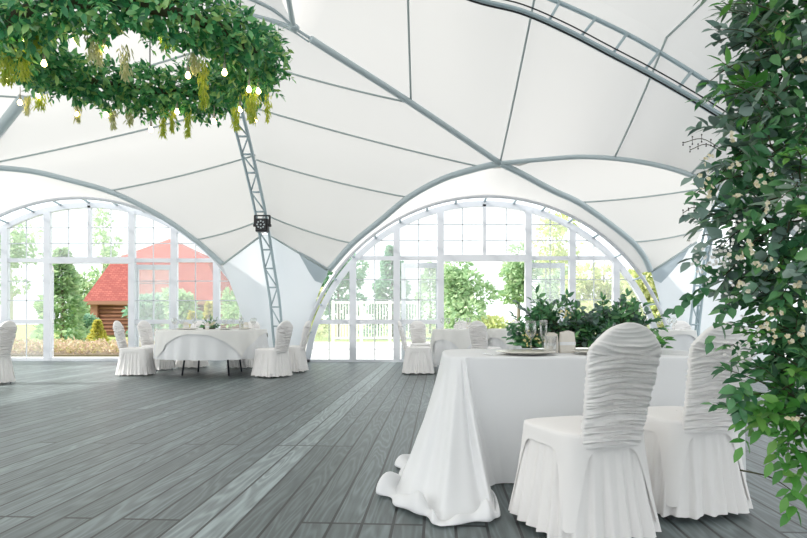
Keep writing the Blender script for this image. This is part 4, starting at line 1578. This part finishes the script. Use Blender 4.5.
# ------------------------------------------------------------------ garden
def tree(name, label, px, Y, top, wpx, mat, n, leaf=.22, form='round', base=None, cat='tree', group='garden trees beyond the windows', trunk='bark'):
    x = (px - CX) / F * Y
    H = CH + (HY - top) / F * Y
    Wd = wpx / F * Y / 2
    root = tag(empty(name, (x, Y, -.05)), label, cat, group)
    if form == 'cone':
        t = rng.uniform(0, 1, n) ** .8
        z = .1 + t * (H - .15)
        rr = Wd * (1 - t) ** .85 * np.sqrt(rng.uniform(.25, 1, n)) * (1 + .25 * np.sin(z * 5))
        a = rng.uniform(0, 2 * PI, n)
        b = np.stack([rr * np.cos(a), rr * np.sin(a), z], 1)
        d = np.stack([np.cos(a), np.sin(a), rng.uniform(-.4, .5, n)], 1) + rand_dirs(n) * .4
    else:
        k = 16
        lo = .10 if form == 'bush' else .28
        cz = H * (lo + (1 - lo) * rng.uniform(.12, .92, k))
        env = np.sqrt(np.clip(1 - ((cz / H - (lo + 1) / 2) / ((1 - lo) / 2 + .08)) ** 2, .12, 1))
        ca = rng.uniform(0, 2 * PI, k)
        cr = Wd * env * rng.uniform(.15, .72, k)
        C = np.stack([cr * np.cos(ca), cr * np.sin(ca), cz], 1)
        idx = rng.integers(0, k, n)
        rad_ = Wd * rng.uniform(.30, .46, k)
        o = rand_dirs(n) * (rng.uniform(.2, 1, n) ** .45)[:, None] * rad_[idx][:, None]
        o[:, 2] *= .8
        b = C[idx] + o
        b[:, 2] = np.clip(b[:, 2], .06, H)
        d = unit(o) + rand_dirs(n) * .8
    l = leaf * rng.uniform(.6, 1.3, n)
    tuft_mesh('crown', b, d, rand_dirs(n) + np.array([0, 0, .8]), l, l * .6, M[mat], root)
    mb = MB().tube([(0, 0, -.05), (.03 * H * .3, 0, H * .35), (0, .02, H * .62), (0, 0, H * .9)], [max(.04, H * .022), H * .016, H * .01, H * .004], 8)
    if form == 'round':
        for q in range(5):
            z = H * random.uniform(.3, .65)
            a = random.uniform(0, 2 * PI)
            mb.tube([(0, 0, z), (math.cos(a) * Wd * .6, math.sin(a) * Wd * .6, z + H * .15)], [H * .007, H * .003], 6)
    mb.build('trunk', M[trunk], root)
    return root


tree('birch_tree', 'light leafy birch at the far left behind the half-open door leaf', 10, 26, 222, 62, 'tree_green', 1500, .22, trunk='birch')
tree('conifer_tree', 'fresh green conifer standing just right of the open door leaf in the left window', 62, 25, 248, 46, 'tree_green', 2600, .3, 'cone')
tree('birch_tree', 'tall thin birch showing above the cabin roof in the upper left panes', 103, 50, 206, 36, 'tree_green', 900, .35, trunk='birch')
tree('leafy_tree', 'round green tree between the conifer and the cabin', 90, 42, 275, 62, 'tree_green', 2600, .35)
tree('leafy_bush', 'dark green bush beside the cabin wall', 80, 31, 316, 36, 'tree_dark', 1600, .25, 'bush', cat='bush')
tree('leafy_tree', 'slim green tree filling the last pane right of the cabin', 242, 33, 264, 44, 'tree_green', 1800, .25, 'bush')
tree('leafy_bush', 'dark bush before the cabin, seen through the left pane of the closed leaf', 150, 28.5, 296, 42, 'tree_dark', 1900, .24, 'bush', cat='bush')
tree('leafy_bush', 'dense bush before the cabin behind the golden conifers', 186, 22.5, 284, 44, 'tree_green', 2300, .25, 'bush', cat='bush')
tree('thuja_bush', 'golden cone-shaped shrub before the log wall of the cabin', 97.5, 22, 318, 16, 'thuja', 1100, .13, 'cone', cat='shrub', group='golden conifers in the bed')
tree('thuja_bush', 'shorter golden shrub behind the large round table, left of its twin', 192, 21, 309, 15, 'thuja', 1000, .13, 'cone', cat='shrub', group='golden conifers in the bed')
tree('thuja_bush', 'taller golden shrub behind the large round table, right of its twin', 209, 20.5, 300, 15, 'thuja', 1000, .13, 'cone', cat='shrub', group='golden conifers in the bed')
tree('leafy_tree', 'dark green tree behind the pale fence at the left of the big window', 338, 31, 255, 62, 'tree_dark', 2800, .28, 'bush')
tree('conifer_tree', 'dark conifer behind the pale fence, beside the left door leaf', 392, 33, 246, 52, 'tree_dark', 2600, .34, 'cone')
tree('leafy_tree', 'bright green tree in the open doorway of the big window, at its left', 462, 27, 258, 62, 'tree_green', 3000, .26, 'bush')
tree('leafy_bush', 'low pale bush in the middle of the open doorway', 486, 34, 318, 60, 'tree_yellow', 1600, .24, 'bush', cat='bush')
tree('leafy_tree', 'green tree at the right of the open doorway', 518, 30, 240, 42, 'tree_green', 2100, .28)
tree('birch_tree', 'tall airy tree rising into the upper right panes of the big window', 553, 37, 214, 66, 'tree_yellow', 1500, .3, trunk='birch')
tree('leafy_tree', 'green tree behind the right door leaf of the big window', 556, 26, 268, 46, 'tree_green', 2000, .24, 'bush')
tree('leafy_tree', 'broad yellow-green tree filling the right panes of the big window', 604, 22.5, 246, 76, 'tree_yellow', 3800, .24, 'bush')
tree('leafy_tree', 'yellow-green tree outside the right foot of the big window', 657, 19, 238, 66, 'tree_yellow', 3400, .22, 'bush')
tree('leafy_bush', 'yellow-green bush outside the left foot of the big window', 312, 20, 285, 34, 'tree_yellow', 1700, .2, 'bush', cat='bush')
tree('conifer_tree', 'pale far tree above the fence in the big window', 430, 46, 262, 44, 'tree_green', 1700, .34, 'cone')

# low planted bed outside the left window
nh = 5200
hx = rng.uniform(-13.2, -5.9, nh)
hy = rng.uniform(16.4, 19.0, nh)
hz = rng.uniform(0, 1, nh) ** .7 * (.26 + .12 * np.sin(hx * 3.1) * np.sin(hy * 4.3))
he = tag(empty('low_hedge', (-9.5, 17.6, 0)), 'low pinkish shrub bed along the terrace outside the left window', 'hedge')
MB().box((0, .1, -.02), (7.6, 2.7, .06)).build('soil_bed', M['earth'], he, False)
lh = rng.uniform(.06, .14, nh)
o = tuft_mesh('foliage', np.stack([hx + 9.5, hy - 17.6, hz + .02], 1), rand_dirs(nh) + np.array([0, 0, .7]), rand_dirs(nh), lh, lh * .6, M['heather'], he)
o['kind'] = 'stuff'

# fence behind the big window
fy = 26.0
fe = tag(empty('garden_fence', ((378 - CX) / F * fy, fy, 0)), 'pale slatted fence on the terrace edge left of the open doorway', 'fence')
x_l, x_r = -1.95, 1.75
for x in np.linspace(x_l, x_r, 4):
    MB().box((x, 0, .9), (.12, .12, 1.85)).build('post', M['fence'], fe, False)
for z in (.18, 1.72):
    MB().box(((x_l + x_r) / 2, 0, z), (x_r - x_l, .06, .1)).build('rail', M['fence'], fe, False)
for i in range(30):
    x = x_l + (x_r - x_l) * (i + .5) / 30
    MB().box((x, 0, .95), (.05, .03, 1.5)).build('picket', M['fence'], fe, False)

# log cabin
cy = 36.0
s_ = F / cy
bx = (152.5 - CX) / s_
ca = tag(empty('garden_cabin', (bx, cy + 3.4, 0)), 'brown log cabin with a steep red shingle roof beyond the left window', 'cabin')
hwE, hwU, zE, zU, zP = 70 / s_, 48 / s_, CH + 19 / s_, CH + 63 / s_, CH + 87 / s_
dE, dU = 3.4, 2.3
roof = MB()
e = [(-hwE, -dE, zE), (hwE, -dE, zE), (hwE, dE, zE), (-hwE, dE, zE)]
u = [(-hwU, -dU, zU), (hwU, -dU, zU), (hwU, dU, zU), (-hwU, dU, zU)]
pk = [(0, -.8, zP), (0, .8, zP)]
roof.add(e + u + pk, [(0, 1, 5, 4), (1, 2, 6, 5), (2, 3, 7, 6), (3, 0, 4, 7), (4, 5, 8), (5, 6, 9, 8), (6, 7, 9), (7, 4, 8, 9), (3, 2, 1, 0)])
roof.build('roof', M['shingle'], ca, False)
mb = MB()
for a, b in zip(e, e[1:] + e[:1]):
    a_, b_ = Vector(a), Vector(b)
    mb.bar(a_ - Vector((0, 0, .1)), b_ - Vector((0, 0, .1)), .06, .22)
mb.build('fascia', M['fascia'], ca, False)
wx, wy = hwE - .55, dE - .6
MB().box((0, 0, (zE - .1) / 2), (2 * wx - .2, 2 * wy - .2, zE - .1)).build('wall_core', M['logdark'], ca, False)
nl = 9
for side in ('front', 'back', 'left', 'right'):
    mb = MB()
    for i in range(nl):
        z = .12 + (zE - .3) * i / (nl - 1)
        if side in ('front', 'back'):
            y = -wy if side == 'front' else wy
            mb.tube([(-wx, y, z), (wx, y, z)], .115, 8)
        else:
            xq = -wx if side == 'left' else wx
            mb.tube([(xq, -wy, z), (xq, wy, z)], .115, 8)
    mb.build('log_wall', M['logs'], ca)
for sx in (-1, 1):
    MB().box((sx * (wx + .05), -wy - .05, zE / 2), (.42, .42, zE - .05)).build('corner_post', M['fascia'], ca, False)
